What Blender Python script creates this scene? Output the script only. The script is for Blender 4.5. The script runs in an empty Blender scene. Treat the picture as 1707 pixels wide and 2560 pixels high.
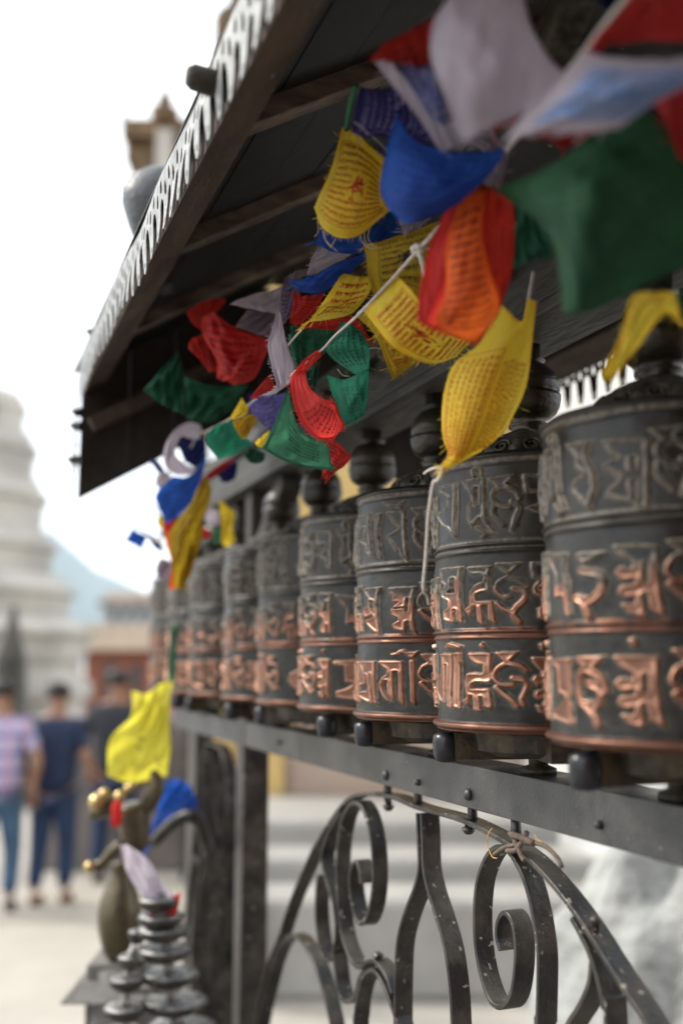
import bpy, bmesh, math, random, json
import numpy as np
from mathutils import Vector
random.seed(7)
SC = bpy.context.scene
COL = SC.collection
# ------------------------------------------------------------------ camera
f = 2560*35/36.0
CX, CY = 853.5, 1280.0
PH = math.atan2(1658-CY, f)
YAW = math.atan2(CX+137, f*math.cos(PH)+(1658-CY)*math.sin(PH))
Hh = np.array([math.sin(YAW), math.cos(YAW), 0]); Zz = np.array([0, 0, 1.])
RT = np.array([math.cos(YAW), -math.sin(YAW), 0])
FW = math.cos(PH)*Hh+math.sin(PH)*Zz
UP = -math.sin(PH)*Hh+math.cos(PH)*Zz
CAM = np.array([0, 0, 1.85])
cd = bpy.data.cameras.new('camera'); cam = bpy.data.objects.new('camera', cd); COL.objects.link(cam)
from mathutils import Matrix
M = Matrix(((RT[0], UP[0], -FW[0], CAM[0]), (RT[1], UP[1], -FW[1], CAM[1]), (RT[2], UP[2], -FW[2], CAM[2]), (0, 0, 0, 1)))
cam.matrix_world = M
cd.sensor_fit = 'VERTICAL'; cd.sensor_height = 36; cd.sensor_width = 24; cd.lens = 35
cd.clip_start = .05; cd.clip_end = 9000
cd.dof.use_dof = True; cd.dof.focus_distance = 1.27; cd.dof.aperture_fstop = 1.6
SC.camera = cam
# ------------------------------------------------------------------ world, sun, exposure
SUN_EL, SUN_AZ = math.radians(43), math.radians(-55)      # azimuth from +Y towards +X
w = bpy.data.worlds.new('World'); SC.world = w; w.use_nodes = True
nt = w.node_tree; bg = nt.nodes['Background']
sky = nt.nodes.new('ShaderNodeTexSky'); sky.sky_type = 'NISHITA'; sky.sun_disc = False
sky.sun_elevation = SUN_EL; sky.sun_rotation = SUN_AZ; sky.air_density = 1.0; sky.dust_density = 3.0
mx = nt.nodes.new('ShaderNodeMix'); mx.data_type = 'RGBA'; mx.inputs[0].default_value = .88
mx.inputs[7].default_value = (15.5, 16.0, 16.6, 1)            # thin bright overcast over the whole dome
tcw = nt.nodes.new('ShaderNodeTexCoord'); nw = nt.nodes.new('ShaderNodeTexNoise'); nw.inputs['Scale'].default_value = 2.2; nw.inputs['Detail'].default_value = 5
rw = nt.nodes.new('ShaderNodeMix'); rw.data_type = 'RGBA'; rw.inputs[6].default_value = (10.2, 10.9, 11.6, 1); rw.inputs[7].default_value = (15.8, 15.9, 16.0, 1)
mw = nt.nodes.new('ShaderNodeMapRange'); mw.inputs[1].default_value = .3; mw.inputs[2].default_value = .6
nt.links.new(tcw.outputs['Generated'], nw.inputs['Vector']); nt.links.new(nw.outputs[0], mw.inputs[0]); nt.links.new(mw.outputs[0], rw.inputs[0]); nt.links.new(rw.outputs[2], mx.inputs[7])
nt.links.new(sky.outputs[0], mx.inputs[6]); nt.links.new(mx.outputs[2], bg.inputs[0])
bg.inputs[1].default_value = .10
sl = bpy.data.lights.new('sun', 'SUN'); sl.energy = 2.4; sl.angle = math.radians(11); sl.color = (1, .93, .82)
so = bpy.data.objects.new('sun', sl); COL.objects.link(so)
sd = Vector((math.sin(SUN_AZ)*math.cos(SUN_EL), math.cos(SUN_AZ)*math.cos(SUN_EL), math.sin(SUN_EL)))
so.rotation_euler = sd.to_track_quat('Z', 'Y').to_euler(); so.location = (-5, 0, 12)
SC.view_settings.view_transform = 'Standard'; SC.view_settings.look = 'None'
SC.view_settings.exposure = 0.78; SC.view_settings.gamma = 1
SC.view_settings.use_curve_mapping = False
SC.cycles.use_denoising = True
SC.cycles.max_bounces = 6; SC.cycles.transparent_max_bounces = 6
SC.cycles.sample_clamp_indirect = 6
# ------------------------------------------------------------------ helpers
def ray(x, y): return FW+(x-CX)/f*RT-(y-CY)/f*UP
def at(x, y, d): return CAM+ray(x, y)*d                       # pixel + distance -> place
def atx(x, y, X): r = ray(x, y); return CAM+r*X/r[0]
def atz(x, y, z): r = ray(x, y); return CAM+r*(z-CAM[2])/r[2]

def mesh(name, V, F, m=None, parent=None, smooth=True, uv=None):
    me = bpy.data.meshes.new(name); me.from_pydata([tuple(map(float, v)) for v in V], [], [tuple(q) for q in F])
    if smooth: me.polygons.foreach_set('use_smooth', [True]*len(me.polygons))
    me.update()
    return link(name, me, m, parent)
def link(name, me, m=None, parent=None):
    o = bpy.data.objects.new(name, me); COL.objects.link(o)
    if m and not me.materials: me.materials.append(m)
    if parent: o.parent = parent
    return o
def tag(o, label=None, cat=None, group=None, kind=None):
    if label: o['label'] = label
    if cat: o['category'] = cat
    if group: o['group'] = group
    if kind: o['kind'] = kind
    return o
def thing(name, label, cat, loc=(0, 0, 0), rz=0, group=None):
    o = bpy.data.objects.new(name, None); COL.objects.link(o); o.location = loc; o.rotation_euler = (0, 0, rz)
    o.empty_display_size = .05
    return tag(o, label, cat, group)
class MB:
    """collects shapes, builds ONE mesh object"""
    def __init__(s): s.V = []; s.F = []
    def add(s, V, F):
        n = len(s.V); s.V += [tuple(map(float, v)) for v in V]; s.F += [tuple(i+n for i in q) for q in F]; return s
    def box(s, a, b, bev=0):
        x0, y0, z0 = a; x1, y1, z1 = b
        V = [(x, y, z) for z in (z0, z1) for (x, y) in ((x0, y0), (x1, y0), (x1, y1), (x0, y1))]
        return s.add(V, [(3, 2, 1, 0), (4, 5, 6, 7), (0, 1, 5, 4), (1, 2, 6, 5), (2, 3, 7, 6), (3, 0, 4, 7)])
    def beam(s, p, q, w_, h_, up=(0, 0, 1)):
        p = Vector(p); q = Vector(q); d = (q-p).normalized(); u = Vector(up); sx = d.cross(u).normalized(); u = sx.cross(d)
        V = []
        for c in (p, q):
            for a, b in ((-1, -1), (1, -1), (1, 1), (-1, 1)): V.append(c+sx*a*w_/2+u*b*h_/2)
        return s.add(V, [(3, 2, 1, 0), (4, 5, 6, 7), (0, 1, 5, 4), (1, 2, 6, 5), (2, 3, 7, 6), (3, 0, 4, 7)])
    def tube(s, P, r, n=8, close=True):
        P = [Vector(p) for p in P]; k = len(P); V = []; F = []
        R = r if hasattr(r, '__len__') else [r]*k
        t = (P[1]-P[0]).normalized(); nrm = t.orthogonal().normalized()
        for i in range(k):
            t = (P[min(i+1, k-1)]-P[max(i-1, 0)]).normalized()
            nrm = (nrm-t*nrm.dot(t)).normalized(); b = t.cross(nrm)
            for j in range(n):
                a = 2*math.pi*j/n; V.append(P[i]+(nrm*math.cos(a)+b*math.sin(a))*R[i])
        for i in range(k-1):
            for j in range(n): F.append((i*n+j, i*n+(j+1) % n, (i+1)*n+(j+1) % n, (i+1)*n+j))
        F.append(tuple(range(n-1, -1, -1))); F.append(tuple((k-1)*n+j for j in range(n)))
        return s.add(V, F)
    def lathe(s, prof, c=(0, 0, 0), n=32, mod=None):
        V = []; F = []; k = len(prof)
        for i, (r, z) in enumerate(prof):
            for j in range(n):
                a = 2*math.pi*j/n; rr = r*(mod(i, a) if mod else 1)
                V.append((c[0]+rr*math.cos(a), c[1]+rr*math.sin(a), c[2]+z))
        for i in range(k-1):
            for j in range(n): F.append((i*n+j, i*n+(j+1) % n, (i+1)*n+(j+1) % n, (i+1)*n+j))
        F.append(tuple(range(n-1, -1, -1))); F.append(tuple((k-1)*n+j for j in range(n)))
        return s.add(V, F)
    def build(s, name, m, parent=None, smooth=False, bevel=0):
        o = mesh(name, s.V, s.F, m, parent, smooth)
        if bevel:
            b = o.modifiers.new('b', 'BEVEL'); b.width = bevel; b.segments = 2; b.limit_method = 'ANGLE'
        return o
def catmull(P, n):
    P = np.array(P, float); k = len(P); out = []
    for i in range(k-1):
        p0, p1, p2, p3 = P[max(i-1, 0)], P[i], P[i+1], P[min(i+2, k-1)]
        if i == 0: p0 = 2*p1-p2
        if i == k-2: p3 = 2*p2-p1
        for j in range(n):
            t = j/n
            out.append(.5*((2*p1)+(-p0+p2)*t+(2*p0-5*p1+4*p2-p3)*t*t+(-p0+3*p1-3*p2+p3)*t**3))
    out.append(P[-1]); return np.array(out)
# ------------------------------------------------------------------ materials
def nd(nt, t, **k):
    n = nt.nodes.new(t)
    for a, b in k.items():
        if a.startswith('i'): n.inputs[int(a[1:])].default_value = b
        else: setattr(n, a, b)
    return n
def mat(name, c1, c2=None, rough=.6, metal=0, scale=20, lo=.35, hi=.65, bump=0, bscale=None, spots=None, trans=0, rough2=None, coat=0, stretch=None, sheen=0):
    m = bpy.data.materials.new(name); m.use_nodes = True; nt = m.node_tree; b = nt.nodes['Principled BSDF']
    L = nt.links.new
    tc = nd(nt, 'ShaderNodeTexCoord'); co = tc.outputs['Object']
    if stretch:
        mp = nd(nt, 'ShaderNodeMapping'); mp.inputs[3].default_value = stretch; L(co, mp.inputs[0]); co = mp.outputs[0]
    b.inputs['Roughness'].default_value = rough; b.inputs['Metallic'].default_value = metal
    c1 = tuple(c1)+(1,); col = None
    if c2 is not None:
        c2 = tuple(c2)+(1,)
        n1 = nd(nt, 'ShaderNodeTexNoise'); n1.inputs['Scale'].default_value = scale; n1.inputs['Detail'].default_value = 8; n1.inputs['Roughness'].default_value = .62
        L(co, n1.inputs['Vector'])
        r = nd(nt, 'ShaderNodeMapRange'); r.inputs[1].default_value = lo; r.inputs[2].default_value = hi; L(n1.outputs[0], r.inputs[0])
        mxn = nd(nt, 'ShaderNodeMix', data_type='RGBA'); mxn.inputs[6].default_value = c1; mxn.inputs[7].default_value = c2
        L(r.outputs[0], mxn.inputs[0]); col = mxn.outputs[2]
        if rough2 is not None:
            rr = nd(nt, 'ShaderNodeMapRange'); rr.inputs[3].default_value = rough; rr.inputs[4].default_value = rough2
            L(r.outputs[0], rr.inputs[0]); L(rr.outputs[0], b.inputs['Roughness'])
    if spots:                                    # (colour, scale, threshold): droppings, chips, specks
        v = nd(nt, 'ShaderNodeTexNoise'); v.inputs['Scale'].default_value = spots[1]; v.inputs['Detail'].default_value = 3; L(co, v.inputs['Vector'])
        r = nd(nt, 'ShaderNodeMapRange'); r.inputs[1].default_value = spots[2]; r.inputs[2].default_value = spots[2]+.04; L(v.outputs[0], r.inputs[0])
        mxs = nd(nt, 'ShaderNodeMix', data_type='RGBA'); mxs.inputs[7].default_value = tuple(spots[0])+(1,)
        if col is not None: L(col, mxs.inputs[6])
        else: mxs.inputs[6].default_value = c1
        L(r.outputs[0], mxs.inputs[0]); col = mxs.outputs[2]
    if col is not None: L(col, b.inputs['Base Color'])
    else: b.inputs['Base Color'].default_value = c1
    if coat: b.inputs['Coat Weight'].default_value = coat; b.inputs['Coat Roughness'].default_value = .25
    if bump:
        n2 = nd(nt, 'ShaderNodeTexNoise'); n2.inputs['Scale'].default_value = bscale or scale*2; n2.inputs['Detail'].default_value = 6; L(co, n2.inputs['Vector'])
        bp = nd(nt, 'ShaderNodeBump'); bp.inputs['Strength'].default_value = 1; bp.inputs['Distance'].default_value = bump
        L(n2.outputs[0], bp.inputs['Height']); L(bp.outputs[0], b.inputs['Normal'])
    if trans:
        tr = nd(nt, 'ShaderNodeBsdfTranslucent'); ms = nd(nt, 'ShaderNodeMixShader'); ms.inputs[0].default_value = trans
        if col is not None: L(col, tr.inputs[0])
        else: tr.inputs[0].default_value = c1
        L(b.outputs[0], ms.inputs[1]); L(tr.outputs[0], ms.inputs[2]); L(ms.outputs[0], nt.nodes['Material Output'].inputs[0])
    return m
IRON = mat('wrought_iron', (.011, .0115, .012), (.105, .088, .064), .38, .15, 17, .42, .82, .0009, 160, ((.30, .27, .22), 95, .665), rough2=.7)
RAILM = mat('rail_iron', (.030, .032, .035), (.085, .083, .080), .33, .35, 22, .35, .7, .0007, 240, ((.22, .19, .15), 130, .70), rough2=.55)
DARKWOOD = mat('old_dark_wood', (.012, .009, .007), (.040, .032, .023), .75, 0, 30, .3, .75, .003, 90, stretch=(1, .25, 1))
BEAMWOOD = mat('weathered_beam_wood', (.012, .011, .009), (.062, .057, .048), .65, 0, 24, .35, .75, .004, 70, stretch=(1, .3, 1))
BROWNWOOD = mat('eave_wood', (.035, .022, .016), (.13, .092, .070), .7, 0, 22, .3, .7, .002, 120, ((.35, .32, .28), 60, .72), stretch=(1, .35, 1))
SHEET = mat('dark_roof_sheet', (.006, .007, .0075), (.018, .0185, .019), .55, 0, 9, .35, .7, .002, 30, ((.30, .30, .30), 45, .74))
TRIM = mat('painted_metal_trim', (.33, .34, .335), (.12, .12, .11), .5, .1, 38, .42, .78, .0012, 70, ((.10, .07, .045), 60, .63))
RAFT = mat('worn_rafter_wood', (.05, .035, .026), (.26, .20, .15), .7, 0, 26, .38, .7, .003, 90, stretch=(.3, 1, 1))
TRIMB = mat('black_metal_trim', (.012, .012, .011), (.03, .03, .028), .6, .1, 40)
CAPM = mat('dusty_bronze', (.016, .014, .011), (.12, .105, .070), .6, .2, 60, .40, .72, .002, 110)
BULBM = mat('dark_turned_finial', (.010, .009, .007), (.045, .038, .022), .34, .1, 26, .35, .75, .002, 80, stretch=(1, 1, 1.6))
KNOB = mat('black_iron_knob', (.012, .013, .017), (.035, .036, .042), .30, .4, 40)
GREASY = mat('greasy_wood_base', (.012, .010, .007), (.085, .060, .028), .55, 0, 42, .40, .72, .003, 80)
CORD = mat('white_cord', (.62, .58, .53), (.42, .38, .34), .85, 0, 200)
TWINE = mat('brown_twine', (.16, .12, .09), (.08, .06, .045), .9, 0, 200)
GCORD = mat('green_cord', (.01, .12, .05), None, .8)
STONEW = mat('whitewashed_plaster', (.60, .60, .58), (.36, .37, .36), .85, 0, 2.6, .35, .7, .02, 9, ((.10, .10, .085), 5, .72))
GREYST = mat('grey_step_stone', (.33, .32, .30), (.24, .235, .22), .8, 0, 3, .3, .7, .01, 14)
CREAM = mat('beige_paving', (.40, .37, .325), (.30, .28, .245), .8, 0, 1.4, .3, .7, .005, 30)  # beige paving with random mottling
YELLOW = mat('ochre_painted_wall', (.56, .40, .15), (.44, .31, .13), .8, 0, 1.5, .3, .7, .005, 20)
TANW = mat('pinkish_plaster', (.46, .34, .25), (.36, .29, .25), .85, 0, 1.2, .3, .7, .005, 20)
BOUNCECUT = mat('bounce_cut_stone', (.12, .115, .105), (.18, .17, .155), .8, 0, 2, .3, .7, .01, 10)  # for the added slab that soaks up ground bounce
BRICK = mat('red_brick', (.24, .075, .042), (.16, .062, .038), .85, 0, 1.5, .3, .7)
BTAN = mat('tan_plaster', (.52, .42, .32), (.40, .33, .26), .85, 0, 1.2)
BGREY = mat('grey_block', (.42, .44, .45), (.34, .36, .37), .8, 0, 1)
DKGREY = mat('low_wall_stone', (.13, .12, .12), (.22, .19, .175), .85, 0, 3, .3, .7, .01, 20)
SPIRE = mat('lime_washed_spire', (.47, .45, .41), (.26, .25, .23), .85, 0, 1.1, .35, .7, .03, 3)
GLASSD = mat('dark_window', (.05, .06, .07), None, .2)
BRASS = mat('worn_brass', (.12, .095, .055), (.060, .050, .035), .36, .6, 22, .35, .7, .002, 60)
LAMPM = mat('grey_lamp_metal', (.14, .14, .14), (.52, .52, .50), .42, .6, 55, .38, .7, .003, 90)
GILT = mat('gilt_carving', (.17, .095, .030), (.018, .012, .008), .6, .1, 6, .35, .7)
ROCK = mat('grey_stone', (.045, .05, .056), (.09, .10, .11), .45, 0, 30, .35, .7, .003, 90)
HILLM = mat('hill_forest', (.055, .085, .075), (.09, .12, .10), .9, 0, .004)
# patinated copper: 'wear' = how far the black is rubbed off, 'edge' = dust held beside the relief
def copper():
    m = bpy.data.materials.new('patinated_copper'); m.use_nodes = True; nt = m.node_tree; b = nt.nodes['Principled BSDF']; L = nt.links.new
    tc = nd(nt, 'ShaderNodeTexCoord')
    a = nd(nt, 'ShaderNodeAttribute', attribute_name='wear'); e = nd(nt, 'ShaderNodeAttribute', attribute_name='edge')
    n1 = nd(nt, 'ShaderNodeTexNoise'); n1.inputs['Scale'].default_value = 34; n1.inputs['Detail'].default_value = 7; L(tc.outputs['Object'], n1.inputs['Vector'])
    n3 = nd(nt, 'ShaderNodeTexNoise'); n3.inputs['Scale'].default_value = 150; n3.inputs['Detail'].default_value = 5; L(tc.outputs['Object'], n3.inputs['Vector'])
    base = nd(nt, 'ShaderNodeMix', data_type='RGBA'); base.inputs[6].default_value = (.0055, .0055, .005, 1); base.inputs[7].default_value = (.026, .0245, .020, 1)
    r0 = nd(nt, 'ShaderNodeMapRange'); r0.inputs[1].default_value = .35; r0.inputs[2].default_value = .7; L(n1.outputs[0], r0.inputs[0]); L(r0.outputs[0], base.inputs[0])
    dust = nd(nt, 'ShaderNodeMix', data_type='RGBA'); dust.inputs[7].default_value = (.30, .26, .20, 1); L(base.outputs[2], dust.inputs[6])
    em = nd(nt, 'ShaderNodeMath', operation='MULTIPLY'); L(e.outputs['Fac'], em.inputs[0])
    r3 = nd(nt, 'ShaderNodeMapRange'); r3.inputs[1].default_value = .22; r3.inputs[2].default_value = .62; L(n3.outputs[0], r3.inputs[0]); L(r3.outputs[0], em.inputs[1])
    L(em.outputs[0], dust.inputs[0])
    cop = nd(nt, 'ShaderNodeMix', data_type='RGBA'); cop.inputs[6].default_value = (.41, .215, .145, 1); cop.inputs[7].default_value = (.15, .074, .052, 1); cm = nd(nt, 'ShaderNodeMath', operation='MULTIPLY_ADD'); cm.inputs[1].default_value = -1.15; L(e.outputs['Fac'], cm.inputs[0])
    c5 = nd(nt, 'ShaderNodeMath', operation='ADD'); c5.inputs[1].default_value = .42; L(n1.outputs[0], c5.inputs[0]); L(c5.outputs[0], cm.inputs[2]); cm.use_clamp = True; L(cm.outputs[0], cop.inputs[0])
    ad = nd(nt, 'ShaderNodeMath', operation='MULTIPLY_ADD'); ad.inputs[1].default_value = 1.15; L(n1.outputs[0], ad.inputs[0]); L(a.outputs['Fac'], ad.inputs[2])
    ad2 = nd(nt, 'ShaderNodeMath', operation='MULTIPLY_ADD'); ad2.inputs[1].default_value = .35; L(n3.outputs[0], ad2.inputs[0]); L(ad.outputs[0], ad2.inputs[2])
    wr = nd(nt, 'ShaderNodeMapRange'); wr.inputs[1].default_value = 1.10; wr.inputs[2].default_value = 1.34; L(ad2.outputs[0], wr.inputs[0])
    fin = nd(nt, 'ShaderNodeMix', data_type='RGBA'); L(wr.outputs[0], fin.inputs[0]); L(dust.outputs[2], fin.inputs[6]); L(cop.outputs[2], fin.inputs[7])
    L(fin.outputs[2], b.inputs['Base Color'])
    mr = nd(nt, 'ShaderNodeMapRange'); mr.inputs[3].default_value = .0; mr.inputs[4].default_value = .85; L(wr.outputs[0], mr.inputs[0]); L(mr.outputs[0], b.inputs['Metallic'])
    rr = nd(nt, 'ShaderNodeMapRange'); rr.inputs[3].default_value = .33; rr.inputs[4].default_value = .50; L(r0.outputs[0], rr.inputs[0]); L(rr.outputs[0], b.inputs['Roughness'])
    b.inputs['Specular IOR Level'].default_value = .36
    bp = nd(nt, 'ShaderNodeBump'); bp.inputs['Strength'].default_value = 1; bp.inputs['Distance'].default_value = .0004; L(n3.outputs[0], bp.inputs['Height']); L(bp.outputs[0], b.inputs['Normal'])
    return m
COPPER = copper()
def cloth(name, c, c2, tr=.58):
    m = mat(name, c, c2, .85, 0, 16, .3, .75, .0004, 700, trans=tr)
    nt = m.node_tree; L = nt.links.new; b = nt.nodes['Principled BSDF']; tc = nt.nodes['Texture Coordinate']; bp = nt.nodes['Bump']
    mp = nd(nt, 'ShaderNodeMapping'); mp.inputs[3].default_value = (1, 1.6, .5); mp.inputs[2].default_value = (.3, .2, .6); L(tc.outputs['Object'], mp.inputs[0])
    n = nd(nt, 'ShaderNodeTexNoise'); n.inputs['Scale'].default_value = 26; n.inputs['Detail'].default_value = 2; n.inputs['Distortion'].default_value = .8; L(mp.outputs[0], n.inputs['Vector'])
    b2 = nd(nt, 'ShaderNodeBump'); b2.inputs['Distance'].default_value = .008; b2.inputs['Strength'].default_value = .9; L(n.outputs[0], b2.inputs['Height']); L(b2.outputs[0], bp.inputs['Normal'])
    for x in nt.nodes:
        if x.type == 'BSDF_TRANSLUCENT': L(b2.outputs[0], x.inputs['Normal'])
    return m
CL = {'Y': cloth('yellow_cloth', (.93, .76, .10), (.86, .62, .035)), 'B': cloth('blue_cloth', (.03, .13, .56), (.02, .08, .40)),
      'R': cloth('red_cloth', (.66, .045, .03), (.45, .025, .016)), 'G': cloth('green_cloth', (.07, .26, .15), (.045, .18, .10)),
      'W': cloth('white_cloth', (.66, .59, .67), (.52, .47, .545)), 'V': cloth('violet_cloth', (.16, .14, .42), (.09, .08, .30)),
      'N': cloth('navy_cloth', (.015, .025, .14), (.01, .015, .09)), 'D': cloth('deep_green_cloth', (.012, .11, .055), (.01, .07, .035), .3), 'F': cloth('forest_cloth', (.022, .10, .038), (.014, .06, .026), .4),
      'O': cloth('orange_cloth', (.88, .20, .03), (.74, .13, .02)), 'L': cloth('lemon_cloth', (.80, .74, .10), (.68, .60, .05)),
      'P': cloth('purple_print_cloth', (.06, .05, .26), (.035, .03, .18)), 'T': cloth('teal_cloth', (.03, .28, .17), (.02, .20, .12)),
      'K': cloth('ochre_cloth', (.60, .42, .03), (.40, .27, .02)), 'M': cloth('mauve_cloth', (.36, .28, .30), (.25, .19, .21)),
      'S': cloth('scarlet_cloth', (.78, .065, .06), (.60, .04, .035))}
INK = {'r': mat('red_ink', (.50, .035, .02), None, .9, trans=.4), 'k': mat('black_ink', (.04, .035, .03), None, .9, trans=.2),
       'b': mat('blue_ink', (.05, .09, .32), None, .9, trans=.3), 'w': mat('pale_ink', (.30, .29, .45), None, .9, trans=.3),
       's': mat('sky_ink', (.12, .27, .55), None, .9, trans=.3), 'h': mat('pale_blue_ink', (.26, .34, .60), (.42, .44, .60), .9, 0, 60, trans=.3), 'i': mat('indigo_ink', (.09, .10, .30), (.30, .29, .42), .9, 0, 90, trans=.3), 'g': mat('dark_green_ink', (.01, .06, .04), None, .9, trans=.2), 'q': mat('dark_red_ink', (.16, .008, .01), None, .9, trans=.2)}
# ================================================================== ground and far setting
g = mesh('ground', [(-900, -900, 0), (900, -900, 0), (900, 900, 0), (-900, 900, 0)], [(0, 1, 2, 3)], CREAM, smooth=False); tag(g, kind='structure')
mesh_ = MB().box((-7, -5.4, .004), (1.9, 3.3, .05)).build('bounce_cut_slab', BOUNCECUT); tag(mesh_, kind='structure')  # unseen dark slab added to cut light bouncing off the near ground
# distant hill
V = []; F = []; n = 90
for i in range(n):
    a = math.radians(-50+i*1.2)
    for j in range(14):
        t = j/13; d = 2200+t*900
        hgt = 250*math.exp(-((math.degrees(a)-5.0)/6.0)**2)+105+28*math.sin(a*31)+16*math.sin(a*77+1)
        V.append((d*math.sin(a), d*math.cos(a), -2+hgt*math.sin(t*math.pi/2)*(1+.04*random.random())))
for i in range(n-1):
    for j in range(13): F.append((i*14+j, (i+1)*14+j, (i+1)*14+j+1, i*14+j+1))
o = mesh('hill', V, F, HILLM); tag(o, kind='structure')

def hp(px, py, d):     # place on the level ray frame, distance measured along the view heading
    p = at(px, py, d); return p
def slab(name, px0, px1, py_top, py_bot, d, depth, m, parent=None, z0=None, bevel=0):
    """upright block facing the camera heading, real size at distance d"""
    hr = lambda x, y: at(x, y, d/float(ray(x, y)@Hh)); a = hr(px0, py_top); b = hr(px1, py_top); c = hr(px0, py_bot)
    zt = a[2]; zb = c[2] if z0 is None else z0
    dv = Hh*depth; a2 = np.array([a[0], a[1]]); b2 = np.array([b[0], b[1]])
    V = [(a2[0], a2[1], zb), (b2[0], b2[1], zb), (b2[0]+dv[0], b2[1]+dv[1], zb), (a2[0]+dv[0], a2[1]+dv[1], zb)]
    V += [(x, y, zt) for x, y, z in V]
    F = [(3, 2, 1, 0), (4, 5, 6, 7), (0, 1, 5, 4), (1, 2, 6, 5), (2, 3, 7, 6), (3, 0, 4, 7)]
    mb = MB(); mb.add(V, F); return mb.build(name, m, parent, bevel=bevel)

# brick building with tan parapet, grey block behind it
b1 = thing('brick_building', 'red brick building with tan parapet far behind the walking people', 'building')
slab('wall', 215, 420, 1625, 2000, 20, 6, BRICK, b1, z0=0)
slab('parapet', 205, 425, 1560, 1625, 19.8, 6.4, BTAN, b1)
slab('window', 262, 292, 1660, 1750, 19.98, .2, GLASSD, b1)
slab('window', 330, 352, 1660, 1750, 19.98, .2, GLASSD, b1)
b2 = thing('grey_building', 'grey flat-roofed block rising above the brick building', 'building')
slab('wall', 252, 430, 1512, 1620, 34, 8, BGREY, b2, z0=0)
slab('roof_slab', 244, 440, 1500, 1514, 33.6, 9, DKGREY, b2)
slab('roof_parapet', 262, 430, 1480, 1500, 34, 8, BTAN, b2)
for i in range(4): slab('window', 272+i*34, 292+i*34, 1526, 1556, 33.97, .1, GLASSD, b2)
# low wall behind the people
lw = slab('boundary_wall', 85, 480, 1790, 2045, 9.35, .4, DKGREY, None, z0=0, bevel=.03)
tag(lw, 'low dark stone wall behind the walking people', 'wall')
# white tiered spire at the left edge: stacked ledged tiers on a stepped base
sp = thing('stupa_spire', 'pale lime-washed tiered spire at the left edge behind the people', 'stupa', (0, 0, 0))
D = 15.0; scx = at(-90, 1658, D)
def tier(px_r, py_t, py_b, n=24, flare=1.06):
    r = (px_r+90)/f*D*1.02; zt = at(0, py_t, D)[2]; zb = at(0, py_b, D)[2]; hgt = zt-zb
    prof = [(r*.98, zb), (r, zb+hgt*.55), (r*flare, zb+hgt*.62), (r*flare, zb+hgt*.74), (r*.97, zb+hgt*.80), (r*.93, zt)]
    return MB().lathe(prof, (scx[0], scx[1], 0), n)
for i, (pr, t, b_) in enumerate([(26, 960, 1075), (56, 1065, 1200), (84, 1190, 1330), (110, 1320, 1450), (158, 1440, 1560), (208, 1550, 1650)]):
    tier(pr, t, b_).build('tier', SPIRE, sp)
tier(205, 1640, 1900, flare=1.05).build('drum_base', SPIRE, sp)
MB().lathe([((195)/f*D, 0), ((185)/f*D, .6), (170/f*D, at(0, 1890, D)[2])], (scx[0], scx[1], 0), 24).build('plinth', SPIRE, sp)
MB().lathe([(.02, 0), (.3, .1), (.12, .5), (.02, .9)], (scx[0], scx[1], at(0, 975, D)[2]), 12).build('pinnacle', SPIRE, sp)
fs = thing('small_black_shrine', 'small dark pointed shrine in front of the pale spire base', 'shrine', tuple(atz(22, 2000, 0)*[1, 1, 0]))
q = at(22, 1800, 13); fs.location = (q[0], q[1], 0)
MB().lathe([(.28, 0), (.28, 1.1), (.33, 1.15), (.22, 1.3), (.2, 1.9), (.1, 2.25), (.03, 2.6)], (0, 0, 0), 10).build('body', IRON, fs)
# ornate temple roofs up in the sky at the left
tp = thing('carved_temple_tower', 'weathered brown carved temple top with cream column against the white sky', 'temple tower')
D = 9.0
slab('eave_slab', 306, 560, 296, 340, D, 1.2, GILT, tp)
for (a, b_, t, u) in [(316, 520, 340, 400), (332, 500, 400, 455), (350, 480, 455, 530), (372, 470, 530, 700)]: slab('carved_tier', a, b_, t, u, D+.1, .8, GILT, tp)
slab('cream_column', 392, 432, 290, 700, D-.1, .4, SPIRE, tp)
for a in (308, 540):
    p0 = at(a, 300, D); MB().tube([at(a+18, 315, D), at(a+4, 300, D), at(a-2, 280, D)], [.05, .035, .01], 6).build('upturned_corner', GILT, tp)
MB().lathe([(.12, 0), (.14, .10), (.06, .16), (.07, .22), (.03, .28), (.008, .40)], tuple(at(412, 305, D)), 10).build('finial', GILT, tp)
MB().tube([at(500, 400, D), at(500, 1500, D), at(500, 1500, D)*[1, 1, 0]], [.09, .10, .12], 8).build('tower_shaft', DARKWOOD, tp)
g2 = thing('gilded_pinnacle', 'gilded ochre pinnacle partly hidden above the roof trim', 'pinnacle')
D = 6.0
for (a, b_, t, u) in [(575, 650, -60, 12), (560, 650, 12, 60), (538, 600, 50, 130), (560, 640, 120, 200), (600, 640, 200, 300)]: slab('carved_tier', a, b_, t, u, D, .5, GILT, g2)
MB().tube([at(565, 60, D), at(548, 45, D), at(556, 20, D)], [.05, .03, .01], 6).build('curl', GILT, g2)
MB().beam(at(637, 100, D), at(637, 900, D)*[1, 1, 0], .10, .10, (1, 0, 0)).build('shaft', DARKWOOD, g2)

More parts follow.
